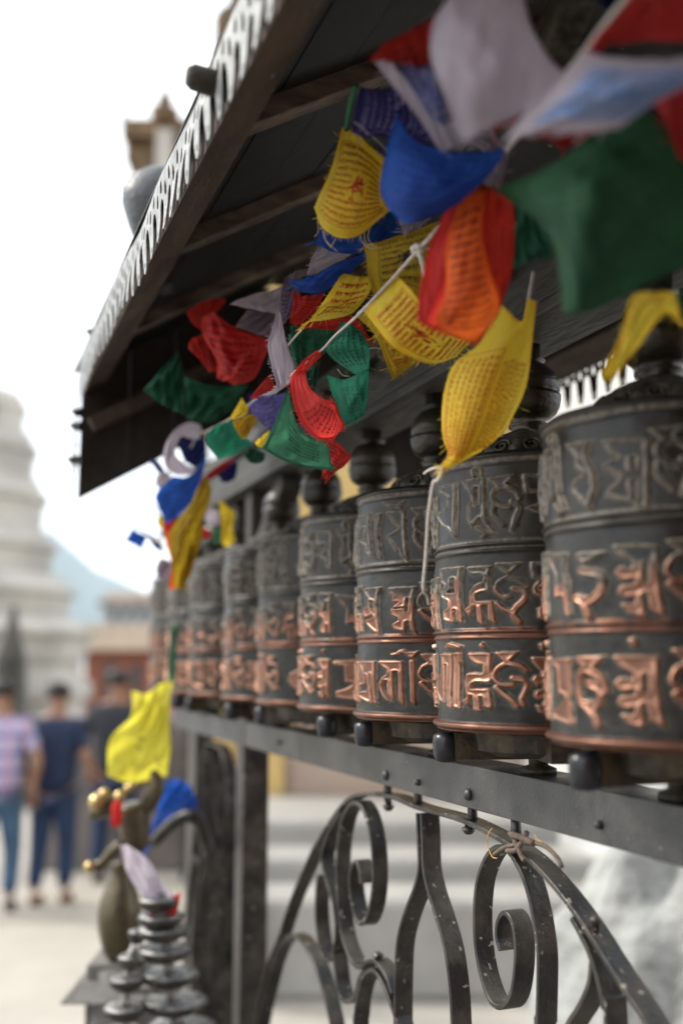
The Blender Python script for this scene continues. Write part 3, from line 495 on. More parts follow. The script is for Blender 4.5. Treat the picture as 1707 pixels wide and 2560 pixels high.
GLY = json.loads('[["p",0.0,[[1741,115],[1866,112],[1867,-358],[1876,-536],[1827,-515],[1817,-271],[1815,-15],[1796,-6],[1796,-272],[1802,-481],[1730,-452],[1666,-327],[1683,-185],[1758,-118],[1766,49]]],["p",0.0,[[841,115],[966,112],[967,-358],[976,-536],[927,-515],[917,-271],[915,-15],[896,-6],[896,-272],[902,-481],[830,-452],[766,-327],[783,-185],[858,-118],[866,49]]],["p",0.0,[[1891,125],[1947,124],[1944,-353],[1954,-534],[1890,-508],[1887,-177]]],["p",0.0,[[991,125],[1047,124],[1044,-353],[1054,-534],[990,-508],[987,-177]]],["p",0.0,[[1790,159],[1844,249],[1896,229],[1960,200],[1954,168],[1888,179],[1851,194]]],["p",0.0,[[890,159],[944,249],[996,229],[1060,200],[1054,168],[988,179],[951,194]]],["p",0.0,[[2004,118],[2149,116],[2147,-219],[2119,-219],[2058,-208],[2026,-244],[2022,-297],[2140,-288],[2151,-499],[2133,-526],[2098,-493],[2096,-381],[2073,-373],[2083,-550],[2035,-541],[2032,-366],[2009,-368],[2002,-508],[1959,-432],[1995,-395],[1985,-342],[1975,-228],[1993,-121],[2040,-112],[2097,-120],[2101,-15],[2061,-6],[2021,47]]],["p",0.0,[[1104,118],[1249,116],[1247,-219],[1219,-219],[1158,-208],[1126,-244],[1122,-297],[1240,-288],[1251,-499],[1233,-526],[1198,-493],[1196,-381],[1173,-373],[1183,-550],[1135,-541],[1132,-366],[1109,-368],[1102,-508],[1059,-432],[1095,-395],[1085,-342],[1075,-228],[1093,-121],[1140,-112],[1197,-120],[1201,-15],[1161,-6],[1121,47]]],["p",0.0,[[2073,205],[2092,245],[2114,187],[2091,165]]],["p",0.0,[[1173,205],[1192,245],[1214,187],[1191,165]]],["p",0.0,[[2165,124],[2299,132],[2237,11],[2218,11]]],["p",0.0,[[1265,124],[1399,132],[1337,11],[1318,11]]],["p",0.0,[[3195,124],[3329,132],[3267,11],[3248,11]]],["p",0.0,[[495,124],[629,132],[567,11],[548,11]]],["p",0.0,[[3195,1114],[3329,1122],[3267,1001],[3248,1001]]],["p",0.0,[[495,1114],[629,1122],[567,1001],[548,1001]]],["s",3.8,[[2230,3],[2180,-58],[2160,-153],[2184,-222],[2226,-247],[2262,-247]]],["s",3.8,[[1330,3],[1280,-58],[1260,-153],[1284,-222],[1326,-247],[1362,-247]]],["s",3.8,[[3260,3],[3210,-58],[3190,-153],[3214,-222],[3256,-247],[3292,-247]]],["s",3.8,[[560,3],[510,-58],[490,-153],[514,-222],[556,-247],[592,-247]]],["s",3.8,[[3260,993],[3210,932],[3190,837],[3214,768],[3256,743],[3292,743]]],["s",3.8,[[560,993],[510,932],[490,837],[514,768],[556,743],[592,743]]],["s",4.3,[[2242,-2],[2296,-23],[2330,-83]]],["s",4.3,[[1342,-2],[1396,-23],[1430,-83]]],["s",4.3,[[3272,-2],[3326,-23],[3360,-83]]],["s",4.3,[[572,-2],[626,-23],[660,-83]]],["s",4.3,[[3272,988],[3326,967],[3360,907]]],["s",4.3,[[572,988],[626,967],[660,907]]],["s",4.7,[[2258,-169],[2311,-186],[2330,-254],[2314,-340],[2301,-408],[2311,-459]]],["s",4.7,[[1358,-169],[1411,-186],[1430,-254],[1414,-340],[1401,-408],[1411,-459]]],["s",4.7,[[3288,-169],[3341,-186],[3360,-254],[3344,-340],[3331,-408],[3341,-459]]],["s",4.7,[[588,-169],[641,-186],[660,-254],[644,-340],[631,-408],[641,-459]]],["s",4.7,[[3288,821],[3341,804],[3360,736],[3344,650],[3331,582],[3341,531]]],["s",4.7,[[588,821],[641,804],[660,736],[644,650],[631,582],[641,531]]],["s",4.9,[[2171,-274],[2206,-342],[2247,-409],[2276,-477]]],["s",4.9,[[1271,-274],[1306,-342],[1347,-409],[1376,-477]]],["s",4.9,[[3201,-274],[3236,-342],[3277,-409],[3306,-477]]],["s",4.9,[[501,-274],[536,-342],[577,-409],[606,-477]]],["s",4.9,[[3201,716],[3236,648],[3277,581],[3306,513]]],["s",4.9,[[501,716],[536,648],[577,581],[606,513]]],["p",0.0,[[3556,25],[158,24],[157,-244],[157,-422],[166,-607],[130,-514],[125,-336],[120,-139],[103,-139],[103,-302],[108,-427],[118,-565],[3556,-487],[3556,-407],[67,-400],[74,-304],[66,-159],[46,-160],[42,-297],[3556,-332],[3556,-257],[18,-124],[3573,-3]]],["p",0.0,[[182,28],[381,28],[381,-238],[384,-412],[391,-602],[349,-508],[345,-108],[303,-109],[310,-327],[321,-527],[272,-434],[259,-311],[268,-232],[236,-242],[219,-322],[235,-400],[292,-555],[235,-470],[201,-384],[193,-278],[219,-198],[258,-153],[260,-83],[225,-47]]],["p",0.0,[[427,41],[466,53],[467,-237],[467,-582],[430,-523],[430,-238]]],["p",0.0,[[283,125],[337,142],[360,181],[391,185],[417,154],[467,154],[493,175],[467,101],[450,71],[425,75],[408,119],[382,141],[350,120],[308,103]]],["p",0.0,[[2513,31],[2715,49],[2712,-254],[2719,-595],[2669,-579],[2540,-540],[2536,-460],[2618,-410],[2671,-345],[2662,-297],[2612,-301],[2611,-30],[2509,-21]]],["p",0.0,[[2753,58],[2923,66],[2867,-29],[2774,0]]],["s",5.7,[[2815,-38],[2770,-135],[2766,-298],[2785,-373],[2826,-389]]],["s",6.6,[[2834,-57],[2889,-132],[2909,-254]]],["s",5.7,[[2824,-191],[2880,-236],[2884,-339],[2844,-426]]],["s",6.6,[[2806,-391],[2849,-482],[2866,-564]]],["p",0.0,[[2950,65],[3143,64],[3138,-191],[3145,-425],[3160,-585],[3100,-508],[3091,-355],[3071,-356],[3079,-582],[3009,-542],[2976,-462],[3036,-467],[3042,-376],[3008,-415],[2965,-362],[2979,-306],[3044,-285],[3041,-221],[2989,-259],[2952,-187],[2978,-130],[3038,-148],[3035,-83],[2985,-28]]],["h",0.0,[[3082,-83],[3100,-92],[3097,-274],[3077,-265]]],["p",0.0,[[3020,213],[3050,240],[3066,193],[3044,138]]],["p",0.0,[[1764,1152],[1973,1138],[1954,995],[1952,767],[1967,465],[1925,497],[1916,644],[1889,638],[1901,472],[1813,518],[1810,621],[1852,662],[1846,747],[1780,786],[1771,855],[1818,939],[1773,968],[1763,1085]]],["p",0.0,[[864,1152],[1073,1138],[1054,995],[1052,767],[1067,465],[1025,497],[1016,644],[989,638],[1001,472],[913,518],[910,621],[952,662],[946,747],[880,786],[871,855],[918,939],[873,968],[863,1085]]],["h",0.0,[[1875,1012],[1912,1013],[1913,828],[1825,844],[1874,891]]],["h",0.0,[[975,1012],[1012,1013],[1013,828],[925,844],[974,891]]],["p",0.0,[[2002,1128],[2167,1123],[2146,1032],[2144,827],[2108,830],[2060,808],[2059,718],[2156,719],[2174,440],[2127,500],[2129,677],[2092,671],[2103,421],[2064,486],[2058,673],[2048,674],[2016,524],[1979,626],[2018,668],[2020,830],[2051,908],[2100,938],[2118,990],[2101,1037],[2032,1037]]],["p",0.0,[[1102,1128],[1267,1123],[1246,1032],[1244,827],[1208,830],[1160,808],[1159,718],[1256,719],[1274,440],[1227,500],[1229,677],[1192,671],[1203,421],[1164,486],[1158,673],[1148,674],[1116,524],[1079,626],[1118,668],[1120,830],[1151,908],[1200,938],[1218,990],[1201,1037],[1132,1037]]],["p",0.0,[[2178,1151],[2323,1151],[2258,1021],[2235,1022]]],["p",0.0,[[1278,1151],[1423,1151],[1358,1021],[1335,1022]]],["s",3.8,[[2246,986],[2192,918],[2179,831],[2213,758],[2254,765]]],["s",3.8,[[1346,986],[1292,918],[1279,831],[1313,758],[1354,765]]],["s",4.3,[[2257,968],[2308,939],[2347,876]]],["s",4.3,[[1357,968],[1408,939],[1447,876]]],["s",5.4,[[2273,844],[2323,824],[2333,736],[2286,633],[2268,546],[2300,466]]],["s",5.4,[[1373,844],[1423,824],[1433,736],[1386,633],[1368,546],[1400,466]]],["s",3.8,[[2177,689],[2217,617],[2257,581]]],["s",3.8,[[1277,689],[1317,617],[1357,581]]],["p",0.0,[[8,1073],[218,1074],[190,950],[192,633],[215,397],[171,436],[70,553],[46,611],[149,637],[144,692],[46,648],[27,761],[93,827],[93,919],[47,1019]]],["h",0.0,[[107,898],[150,883],[144,728],[126,731]]],["p",0.0,[[274,1053],[484,1058],[464,970],[462,617],[481,388],[442,459],[431,583],[409,575],[409,425],[325,482],[313,537],[363,587],[359,632],[317,661],[305,743],[339,812],[368,854],[314,850],[314,940],[283,989]]],["h",0.0,[[414,912],[429,893],[421,690],[410,708],[406,762],[326,746],[326,768],[410,779]]],["p",0.0,[[2528,1111],[2717,1066],[2704,888],[2726,781],[2723,602],[2738,441],[2707,466],[2685,661],[2621,636],[2627,862]]],["p",0.0,[[2773,1054],[2943,1041],[2813,940]]],["s",6.2,[[2812,881],[2906,822],[2910,677],[2844,585],[2777,620]]],["s",6.6,[[2818,568],[2840,450]]],["p",0.0,[[2971,1096],[3163,1068],[3158,806],[3165,564],[3181,397],[3120,483],[3111,642],[3091,643],[3099,410],[3029,461],[2996,548],[3056,534],[3062,627],[3028,592],[2985,653],[3000,709],[3064,721],[3061,787],[3009,755],[2973,836],[2999,890],[3058,863],[3055,930],[3005,994]]],["h",0.0,[[3103,924],[3121,913],[3117,725],[3097,737]]],["p",0.0,[[1773,2187],[1924,2170],[1929,1501],[1890,1558],[1869,1619],[1814,1663],[1719,1817],[1768,1869],[1842,1874],[1852,2023],[1761,2104]]],["p",0.0,[[873,2187],[1024,2170],[1029,1501],[990,1558],[969,1619],[914,1663],[819,1817],[868,1869],[942,1874],[952,2023],[861,2104]]],["p",0.0,[[1981,2185],[2131,2178],[2130,1682],[2191,1488],[2162,1520],[2122,1620],[2095,1718],[2061,1635],[2038,1595],[2011,1705],[2013,1853],[2046,1926],[2042,2011],[2000,2083]]],["p",0.0,[[1081,2185],[1231,2178],[1230,1682],[1291,1488],[1262,1520],[1222,1620],[1195,1718],[1161,1635],[1138,1595],[1111,1705],[1113,1853],[1146,1926],[1142,2011],[1100,2083]]],["h",0.0,[[2069,2077],[2094,2078],[2092,1857],[2067,1855]]],["h",0.0,[[1169,2077],[1194,2078],[1192,1857],[1167,1855]]],["s",3.0,[[2069,1596],[2101,1542],[2132,1499],[2105,1469]]],["s",3.0,[[1169,1596],[1201,1542],[1232,1499],[1205,1469]]],["s",2.7,[[2062,2210],[2049,2280],[2075,2317],[2108,2278],[2111,2212]]],["s",2.7,[[1162,2210],[1149,2280],[1175,2317],[1208,2278],[1211,2212]]],["p",0.0,[[2147,2166],[2307,2188],[2276,2119],[2230,2052],[2194,2058]]],["p",0.0,[[1247,2166],[1407,2188],[1376,2119],[1330,2052],[1294,2058]]],["p",0.0,[[3147,2166],[3307,2188],[3276,2119],[3230,2052],[3194,2058]]],["p",0.0,[[447,2166],[607,2188],[576,2119],[530,2052],[494,2058]]],["s",4.5,[[2245,2050],[2182,2004],[2176,1896],[2221,1817],[2261,1803]]],["s",4.5,[[1345,2050],[1282,2004],[1276,1896],[1321,1817],[1361,1803]]],["s",4.5,[[3245,2050],[3182,2004],[3176,1896],[3221,1817],[3261,1803]]],["s",4.5,[[545,2050],[482,2004],[476,1896],[521,1817],[561,1803]]],["s",4.5,[[2250,2050],[2304,1980],[2317,1897]]],["s",4.5,[[1350,2050],[1404,1980],[1417,1897]]],["s",4.5,[[3250,2050],[3304,1980],[3317,1897]]],["s",4.5,[[550,2050],[604,1980],[617,1897]]],["s",5.4,[[2282,1864],[2316,1789],[2299,1682],[2278,1540]]],["s",5.4,[[1382,1864],[1416,1789],[1399,1682],[1378,1540]]],["s",5.4,[[3282,1864],[3316,1789],[3299,1682],[3278,1540]]],["s",5.4,[[582,1864],[616,1789],[599,1682],[578,1540]]],["s",4.5,[[2175,1823],[2178,1714],[2228,1599]]],["s",4.5,[[1275,1823],[1278,1714],[1328,1599]]],["s",4.5,[[3175,1823],[3178,1714],[3228,1599]]],["s",4.5,[[475,1823],[478,1714],[528,1599]]],["p",0.0,[[3530,2186],[120,2158],[111,1785],[125,1494],[54,1592],[45,1707],[3544,1779],[36,1841],[55,1968],[3544,1961]]],["p",0.0,[[164,2135],[220,2132],[198,1858],[224,1467],[176,1511],[163,1865]]],["p",0.0,[[263,2145],[409,2131],[408,1822],[426,1404],[378,1482],[361,1584],[335,1579],[271,1792],[358,1885],[350,1923],[319,1966],[277,2095]]],["p",0.0,[[216,2298],[297,2238],[351,2225],[381,2274],[418,2285],[380,2173],[351,2189],[306,2199]]],["p",0.0,[[2732,2156],[2881,2135],[2857,2001],[2893,1829],[2902,1687],[2857,1459],[2817,1548],[2752,1687],[2779,1781],[2846,1822],[2790,1900],[2800,1999]]],["p",0.0,[[2937,2110],[3146,2071],[3138,1666],[3132,1417],[3091,1424],[3067,1486],[3041,1491],[2946,1571],[2971,1643],[3023,1728],[2942,1849],[2943,1889],[3018,1916],[2978,1977]]],["h",0.0,[[3071,1912],[3090,1907],[3090,1781],[3068,1786]]],["h",0.0,[[3071,1698],[3088,1685],[3084,1502],[3072,1524]]],["p",0.0,[[1500,118],[1643,116],[1642,-219],[1613,-219],[1554,-208],[1521,-244],[1518,-297],[1635,-288],[1645,-499],[1628,-526],[1592,-493],[1591,-381],[1569,-373],[1578,-550],[1531,-541],[1528,-366],[1505,-368],[1498,-508],[1455,-432],[1491,-395],[1481,-342],[1471,-228],[1489,-121],[1535,-112],[1592,-120],[1596,-15],[1556,-6],[1517,47]]],["p",0.0,[[1568,205],[1587,245],[1609,187],[1586,165]]],["p",0.0,[[2355,65],[2474,64],[2471,-191],[2475,-425],[2485,-585],[2448,-508],[2442,-355],[2430,-356],[2434,-582],[2391,-542],[2371,-462],[2408,-467],[2412,-376],[2390,-415],[2364,-362],[2373,-306],[2413,-285],[2411,-221],[2379,-259],[2356,-187],[2372,-130],[2409,-148],[2407,-83],[2376,-28]]],["h",0.0,[[2437,-83],[2448,-92],[2446,-274],[2433,-265]]],["p",0.0,[[2398,213],[2417,240],[2426,193],[2413,138]]],["p",0.0,[[3385,25],[3539,24],[3538,-244],[3539,-422],[3545,-607],[3518,-514],[3514,-336],[3510,-139],[3497,-139],[3497,-302],[3501,-427],[3508,-565],[3385,-487],[3385,-407],[3470,-400],[3475,-304],[3469,-159],[3454,-160],[3451,-297],[3385,-332],[3385,-257],[3432,-124],[3398,-3]]],["p",0.0,[[703,1128],[839,1123],[822,1032],[820,827],[790,830],[751,808],[750,718],[830,719],[845,440],[806,500],[808,677],[777,671],[787,421],[754,486],[750,673],[742,674],[715,524],[685,626],[717,668],[718,830],[744,908],[784,938],[799,990],[785,1037],[728,1037]]],["p",0.0,[[1465,1053],[1745,1058],[1719,970],[1716,617],[1741,388],[1689,459],[1675,583],[1646,575],[1645,425],[1534,482],[1517,537],[1584,587],[1579,632],[1523,661],[1506,743],[1552,812],[1590,854],[1519,850],[1519,940],[1477,989]]],["h",0.0,[[1652,912],[1672,893],[1661,690],[1646,708],[1642,762],[1535,746],[1535,768],[1647,779]]],["p",0.0,[[2366,1152],[2505,1138],[2492,995],[2491,767],[2501,465],[2473,497],[2467,644],[2449,638],[2457,472],[2398,518],[2396,621],[2424,662],[2420,747],[2376,786],[2370,855],[2402,939],[2371,968],[2365,1085]]],["h",0.0,[[2439,1012],[2464,1013],[2465,828],[2406,844],[2439,891]]],["p",0.0,[[3408,1128],[3577,1123],[3556,1032],[3554,827],[3517,830],[3468,808],[3467,718],[3566,719],[3585,440],[3536,500],[3538,677],[3501,671],[3512,421],[3472,486],[3466,673],[3456,674],[3423,524],[3385,626],[3424,668],[3426,830],[3459,908],[3508,938],[3528,990],[3510,1037],[3439,1037]]],["p",0.0,[[635,2185],[749,2178],[749,1682],[795,1488],[773,1520],[742,1620],[722,1718],[696,1635],[679,1595],[658,1705],[659,1853],[685,1926],[682,2011],[650,2083]]],["h",0.0,[[702,2077],[721,2078],[720,1857],[701,1855]]],["s",3.0,[[702,1596],[727,1542],[750,1499],[729,1469]]],["s",2.7,[[697,2210],[687,2280],[707,2317],[732,2278],[735,2212]]],["p",0.0,[[1435,2110],[1695,2071],[1685,1666],[1679,1417],[1627,1424],[1597,1486],[1564,1491],[1446,1571],[1478,1643],[1543,1728],[1441,1849],[1442,1889],[1536,1916],[1486,1977]]],["h",0.0,[[1602,1912],[1626,1907],[1625,1781],[1599,1786]]],["h",0.0,[[1602,1698],[1623,1685],[1618,1502],[1603,1524]]],["p",0.0,[[2335,2186],[2506,2158],[2498,1785],[2510,1494],[2446,1592],[2439,1707],[2347,1779],[2431,1841],[2447,1968],[2348,1961]]],["p",0.0,[[2540,2185],[2665,2178],[2664,1682],[2715,1488],[2691,1520],[2657,1620],[2635,1718],[2607,1635],[2588,1595],[2566,1705],[2567,1853],[2594,1926],[2591,2011],[2556,2083]]],["h",0.0,[[2614,2077],[2634,2078],[2633,1857],[2612,1855]]],["s",3.0,[[2614,1596],[2641,1542],[2666,1499],[2643,1469]]],["s",2.7,[[2607,2210],[2597,2280],[2619,2317],[2646,2278],[2649,2212]]],["p",0.0,[[3335,2110],[3515,2071],[3508,1666],[3504,1417],[3468,1424],[3447,1486],[3425,1491],[3343,1571],[3365,1643],[3410,1728],[3339,1849],[3340,1889],[3405,1916],[3370,1977]]],["h",0.0,[[3450,1912],[3467,1907],[3467,1781],[3448,1786]]],["h",0.0,[[3451,1698],[3465,1685],[3462,1502],[3451,1524]]]]')
z, Rg, wear, edge = bake()
tt = (np.arange(NT_)+.5)/NT_*2*math.pi
V = np.stack([Rg*np.cos(tt), Rg*np.sin(tt), np.repeat(z[:, None], NT_, 1)], -1).reshape(-1, 3)
i, j = np.meshgrid(np.arange(NZ_-1), np.arange(NT_), indexing='ij'); j2 = (j+1) % NT_
Fq = np.stack([i*NT_+j, i*NT_+j2, (i+1)*NT_+j2, (i+1)*NT_+j], -1).reshape(-1, 4)
nV = len(V); V = np.vstack([V, [[0, 0, -.0795], [0, 0, .2485]]])
capb = [(nV, (k+1) % NT_, k) for k in range(NT_)]; capt = [(nV+1, (NZ_-1)*NT_+k, (NZ_-1)*NT_+(k+1) % NT_) for k in range(NT_)]
DM = bpy.data.meshes.new('drum')
nq, nc = len(Fq), 2*NT_
DM.vertices.add(len(V)); DM.vertices.foreach_set('co', V.ravel())
DM.loops.add(nq*4+nc*3); DM.loops.foreach_set('vertex_index', np.concatenate([Fq.ravel(), np.array(capb+capt).ravel()]).astype(np.int32))
DM.polygons.add(nq+nc); DM.polygons.foreach_set('loop_start', np.concatenate([np.arange(nq)*4, nq*4+np.arange(nc)*3]).astype(np.int32))
DM.update(calc_edges=True); DM.validate()
DM.polygons.foreach_set('use_smooth', [True]*nq+[False]*nc)
for nm_, A in (('wear', wear), ('edge', edge)):
    at_ = DM.attributes.new(nm_, 'FLOAT', 'POINT'); at_.data.foreach_set('value', np.concatenate([A.ravel(), [0, 0]]).astype(np.float32))
DM.materials.append(COPPER)
def wheel(y, rot, barang, label, x=XR):
    if y > 2.3: y += .075
    t = thing('prayer_drum', label, 'prayer wheel', (x, y, CAM[2]-.134), 0, 'copper prayer wheels in a row')
    d = link('embossed_shell', DM, None, t); d.location = (0, 0, .134); d.rotation_euler = (0, 0, math.radians(rot))
    # carved lotus plate on top of the drum
    if 'cap' not in PR:
        def mod(i, a): return 1+(.05*math.cos(12*a) if 1 <= i <= 6 else 0)
        n = 96; prof = [(.074, .249), (.076, .254), (.073, .264), (.067, .273), (.057, .281), (.044, .288), (.034, .292), (.028, .295)]
        mb = MB().lathe(prof, (0, 0, 0), n, mod)
        for k in range(12):                                         # raised scrolls round the plate
            a = 2*math.pi*(k+.5)/12
            pts = []
            for s_ in range(15):
                u = s_/14; r_ = .0115*(1-u*.75); ph_ = u*9
                da = r_*math.cos(ph_)/.070; dz = r_*math.sin(ph_)*.9
                zz_ = .266+dz; rr_ = np.interp(zz_, [.249, .254, .264, .273, .281, .288], [.074, .076, .073, .067, .057, .044])*1.02
                pts.append((rr_*math.cos(a+da), rr_*math.sin(a+da), zz_))
            mb.tube(pts, .0022, 5)
        PR['cap'] = grab(mb.build('cap_plate', CAPM, None, True))
        pr = [(.030, .290), (.026, .296), (.019, .299), (.026, .303), (.026, .306), (.018, .309), (.028, .314), (.036, .320), (.0405, .329), (.0425, .340), (.0425, .344), (.0395, .3455), (.0390, .348), (.0415, .350), (.0400, .362), (.035, .374), (.027, .383), (.019, .388), (.024, .392), (.018, .396), (.018, .414)]
        PR['bulb'] = grab(MB().lathe(pr, (0, 0, 0), 40).build('finial', BULBM, None, True))
        mb = MB(); mb.box((-.108, -.016, -.116), (.108, .016, -.084)); mb.box((-.016, -.100, -.114), (.016, .100, -.085)); mb.lathe([(.06, -.112), (.085, -.104), (.09, -.083)], (0, 0, 0), 20)
        PR['bar'] = grab(mb.build('turning_bar', GREASY))
        kp = [(.006, -.020), (.013, -.018), (.016, -.010), (.0165, .006), (.015, .013), (.008, .016)]
        PR['knob'] = grab(MB().lathe(kp, (0, 0, 0), 16).build('knob', KNOB, None, True))
        PR['axle'] = grab(MB().lathe([(.022, -.136), (.022, -.128), (.012, -.124), (.013, -.112), (.02, -.11)], (0, 0, 0), 16).build('axle', GREASY, None, True))
    for nm_, k in (('cap_plate', 'cap'), ('finial', 'bulb'), ('turning_bar', 'bar'), ('axle', 'axle')):
        o = link(nm_, PR[k], None, t); o.location = (0, 0, .134); o.rotation_euler = (0, 0, math.radians(barang))
    for s_ in (0, 180):
        o = link('knob', PR['knob'], None, t); a = math.radians(barang+s_); o.location = (.116*math.cos(a), .116*math.sin(a), .034)
    return t
PR = {}
def grab(o): d = o.data; bpy.data.objects.remove(o); return d
WL = [(0, -90, 183, 'nearest prayer wheel, cropped by the right edge of the photo'), (1, 0, 165, 'prayer wheel directly beneath the big printed yellow flag'),
      (2, -180, 169, 'third prayer wheel from the right, left of the hanging twine'), (3, -35, 206, 'fourth prayer wheel from the right, left of the sharpest wheels'),
      (4, -215, 150, 'fifth prayer wheel from the right, slightly blurred'), (5, -120, 190, 'sixth prayer wheel from the right, just above the iron post'),
      (6, -60, 170, 'seventh prayer wheel from the right, blurred'), (7, -150, 200, 'eighth prayer wheel from the right, strongly blurred'), (8, -200, 170, 'farthest prayer wheel of the row, strongly blurred at its left end'),
      (-1, -40, 160, 'added unseen prayer wheel just beyond the right edge of the photo')]
WL.append((-2, -130, 190, 'second added unseen prayer wheel beyond the right edge of the photo'))  # both out-of-frame wheels added to block light and reflect dark
for i, r, b, lb in WL: wheel(YS+i*PITCH, r, b, lb)
# ================================================================== rail, post and scroll ironwork
Z0 = CAM[2]
RX = .655
fence = thing('iron_rail_fence', 'black iron rail, post and scrollwork fence under the prayer wheels', 'fence', (RX, 2.30, 0))
def W2L(P): return [np.array(p)-np.array([RX, 2.30, 0]) for p in P]
def fb(): return MB()
L0 = np.array([RX, 2.30, 0])
def bx(mb, a, b): return mb.box(tuple(np.array(a)-L0), tuple(np.array(b)-L0))
mb = fb(); bx(mb, (RX, -.6, Z0-.190), (RX+.008, 2.278, Z0-.1345)); bx(mb, (RX+.0085, -.6, Z0-.1405), (RX+.075, 2.278, Z0-.1350))
mb.build('rail', RAILM, fence, bevel=.0015)
mb = fb(); bx(mb, (RX, 2.345, Z0-.190), (RX+.008, 3.05, Z0-.1345)); bx(mb, (RX+.0085, 2.345, Z0-.1405), (RX+.075, 3.05, Z0-.1350))
mb.build('rail', RAILM, fence, bevel=.0015)
for (y0, y1) in ((2.280, 2.343), (2.80, 2.90)):
    mb = fb(); bx(mb, (RX-.001 if y0 != 2.80 else RX+.010, y0, 0), (RX+.061, y1, Z0-(.125 if y0 != 2.80 else .1412))); mb.build('post', IRON, fence, bevel=.003)
# lighter strap bolted on the near post
mb = fb(); bx(mb, (RX+.001, -.6, .33), (RX+.030, 2.278, .37)); bx(mb, (RX+.001, 2.345, .33), (RX+.030, 3.05, .37)); mb.build('foot_rail', IRON, fence, bevel=.0015)
# rivets
for px, py in ((966, 1938), (1047, 1956), (1172, 1986), (700, 1856), (1500, 2062)):
    p = atx(px, py, RX); r_ = .008 if px in (1172, 966) else .005
    MB().lathe([(r_, 0), (r_*.95, .003), (r_*.6, .006), (.001, .0072)], (0, 0, 0), 14).build('rivet', RAILM, fence, True)
    o = fence.children[-1] if False else bpy.context.scene.collection.objects[-1]
    o.location = tuple(p-L0-np.array([.0005, 0, 0])); o.rotation_euler = (0, -math.pi/2, 0)
def flatbar(name, pts_px, wdt=.027, th=.0064, x=RX+.002, n=6, closed=False, m=None, px=True, parent=None, dy=0, P3=None):
    P = P3 if P3 is not None else np.array([atx(a, b, x) for a, b in pts_px])
    for e_ in (0, -1):                        # bars that leave the bottom of the photo run on down to the foot rail
        nb = P[1] if e_ == 0 else P[-2]
        if P3 is None and pts_px[e_][1] > 2500 and abs(P[e_][1]-nb[1]) < .35*abs(P[e_][2]-nb[2]):
            q = P[e_].copy(); a_ = q.copy(); a_[2] = (q[2]+.36)/2; b_ = q.copy(); b_[2] = .36
            P = np.vstack([P, a_, b_]) if e_ == -1 else np.vstack([b_, a_, P])
    P = catmull(P, n); k = len(P)
    T = np.zeros_like(P); T[1:-1] = P[2:]-P[:-2]; T[0] = P[1]-P[0]; T[-1] = P[-1]-P[-2]
    T[:, 0] = 0; T /= np.linalg.norm(T, axis=1)[:, None]
    N = np.stack([np.zeros(k), -T[:, 2], T[:, 1]], 1)
    V = []; F = []
    b_ = .0009
    sec = [(b_, -th/2), (0, -th/2+b_), (0, th/2-b_), (b_, th/2), (wdt-b_, th/2), (wdt, th/2-b_), (wdt, -th/2+b_), (wdt-b_, -th/2)]
    for i in range(k):
        for a, c in sec: V.append(P[i]+np.array([a, 0, 0])+N[i]*c-L0+np.array([0, dy, 0]))
    q = len(sec)
    for i in range(k-1):
        for j in range(q): F.append((i*q+j, i*q+(j+1) % q, (i+1)*q+(j+1) % q, (i+1)*q+j))
    F.append(tuple(range(q-1, -1, -1))); F.append(tuple((k-1)*q+j for j in range(q)))
    o = mesh(name, V, F, m or IRON, parent or fence, smooth=False)
    return o
c4 = lambda L: [(620+x*.2551, 1980+y*.2551) for x, y in L]
r6 = lambda L: [(854+x*.544, 1706+y*.544) for x, y in L]
arch = c4([(-20, 2700), (60, 2274), (130, 1900), (200, 1650), (290, 1430), (390, 1120), (520, 800), (620, 580), (740, 370), (850, 210), (950, 90), (1060, 32), (1200, 25), (1400, 52)])+r6([(340, 575), (540, 632), (720, 722), (840, 805), (940, 905), (1040, 1030), (1130, 1160), (1210, 1290), (1300, 1430), (1390, 1570), (1500, 1800)])
S1 = c4([(1400, 1980), (1350, 1830), (1290, 1730), (1220, 1660), (1150, 1670), (1080, 1720), (1010, 1670), (950, 1540), (905, 1380), (880, 1180), (866, 950), (862, 700), (880, 450), (925, 240), (985, 130), (1040, 108), (1100, 150), (1160, 290), (1200, 500), (1215, 720), (1212, 930), (1185, 1120), (1140, 1250), (1090, 1295), (1045, 1240), (1010, 1100), (988, 940), (990, 800), (1020, 700), (1055, 690), (1085, 780), (1095, 900)])
S0 = c4([(900, 190), (820, 310), (760, 450), (715, 600), (718, 700), (745, 830), (790, 980), (830, 1130), (852, 1330), (838, 1520), (800, 1630), (755, 1650), (710, 1590), (680, 1440), (658, 1230), (660, 1000), (680, 820)])
A1 = c4([(60, 2500), (120, 2150), (185, 1880), (250, 1640), (320, 1480), (410, 1405), (500, 1450), (590, 1580), (670, 1760), (740, 2010), (800, 2274), (850, 2600)])
S2 = c4([(820, 1560), (845, 1750), (865, 1900), (900, 2020), (960, 2060), (1020, 2030), (1050, 1930), (1075, 1840), (1120, 1750)])
A2 = c4([(1030, 2500), (1040, 2200), (1065, 1980), (1115, 1820), (1190, 1750), (1260, 1800), (1330, 1930), (1400, 2120), (1470, 2350), (1510, 2600)])
CL1 = r6([(342, 602), (346, 720), (350, 850), (328, 950), (285, 1060), (252, 1190), (243, 1350), (240, 1568), (240, 1800)])
CL2 = r6([(360, 602), (366, 720), (370, 850), (392, 960), (430, 1080), (468, 1220), (492, 1390), (502, 1568), (505, 1800)])
S3 = r6([(892, 1750), (893, 1568), (897, 1400), (897, 1250), (878, 1100), (845, 950), (800, 840), (745, 765), (690, 765), (645, 830), (615, 930), (604, 1080), (612, 1230), (640, 1370), (680, 1470), (730, 1492), (770, 1440), (790, 1330), (793, 1200), (775, 1100), (740, 1060), (712, 1100), (706, 1170), (722, 1232)])
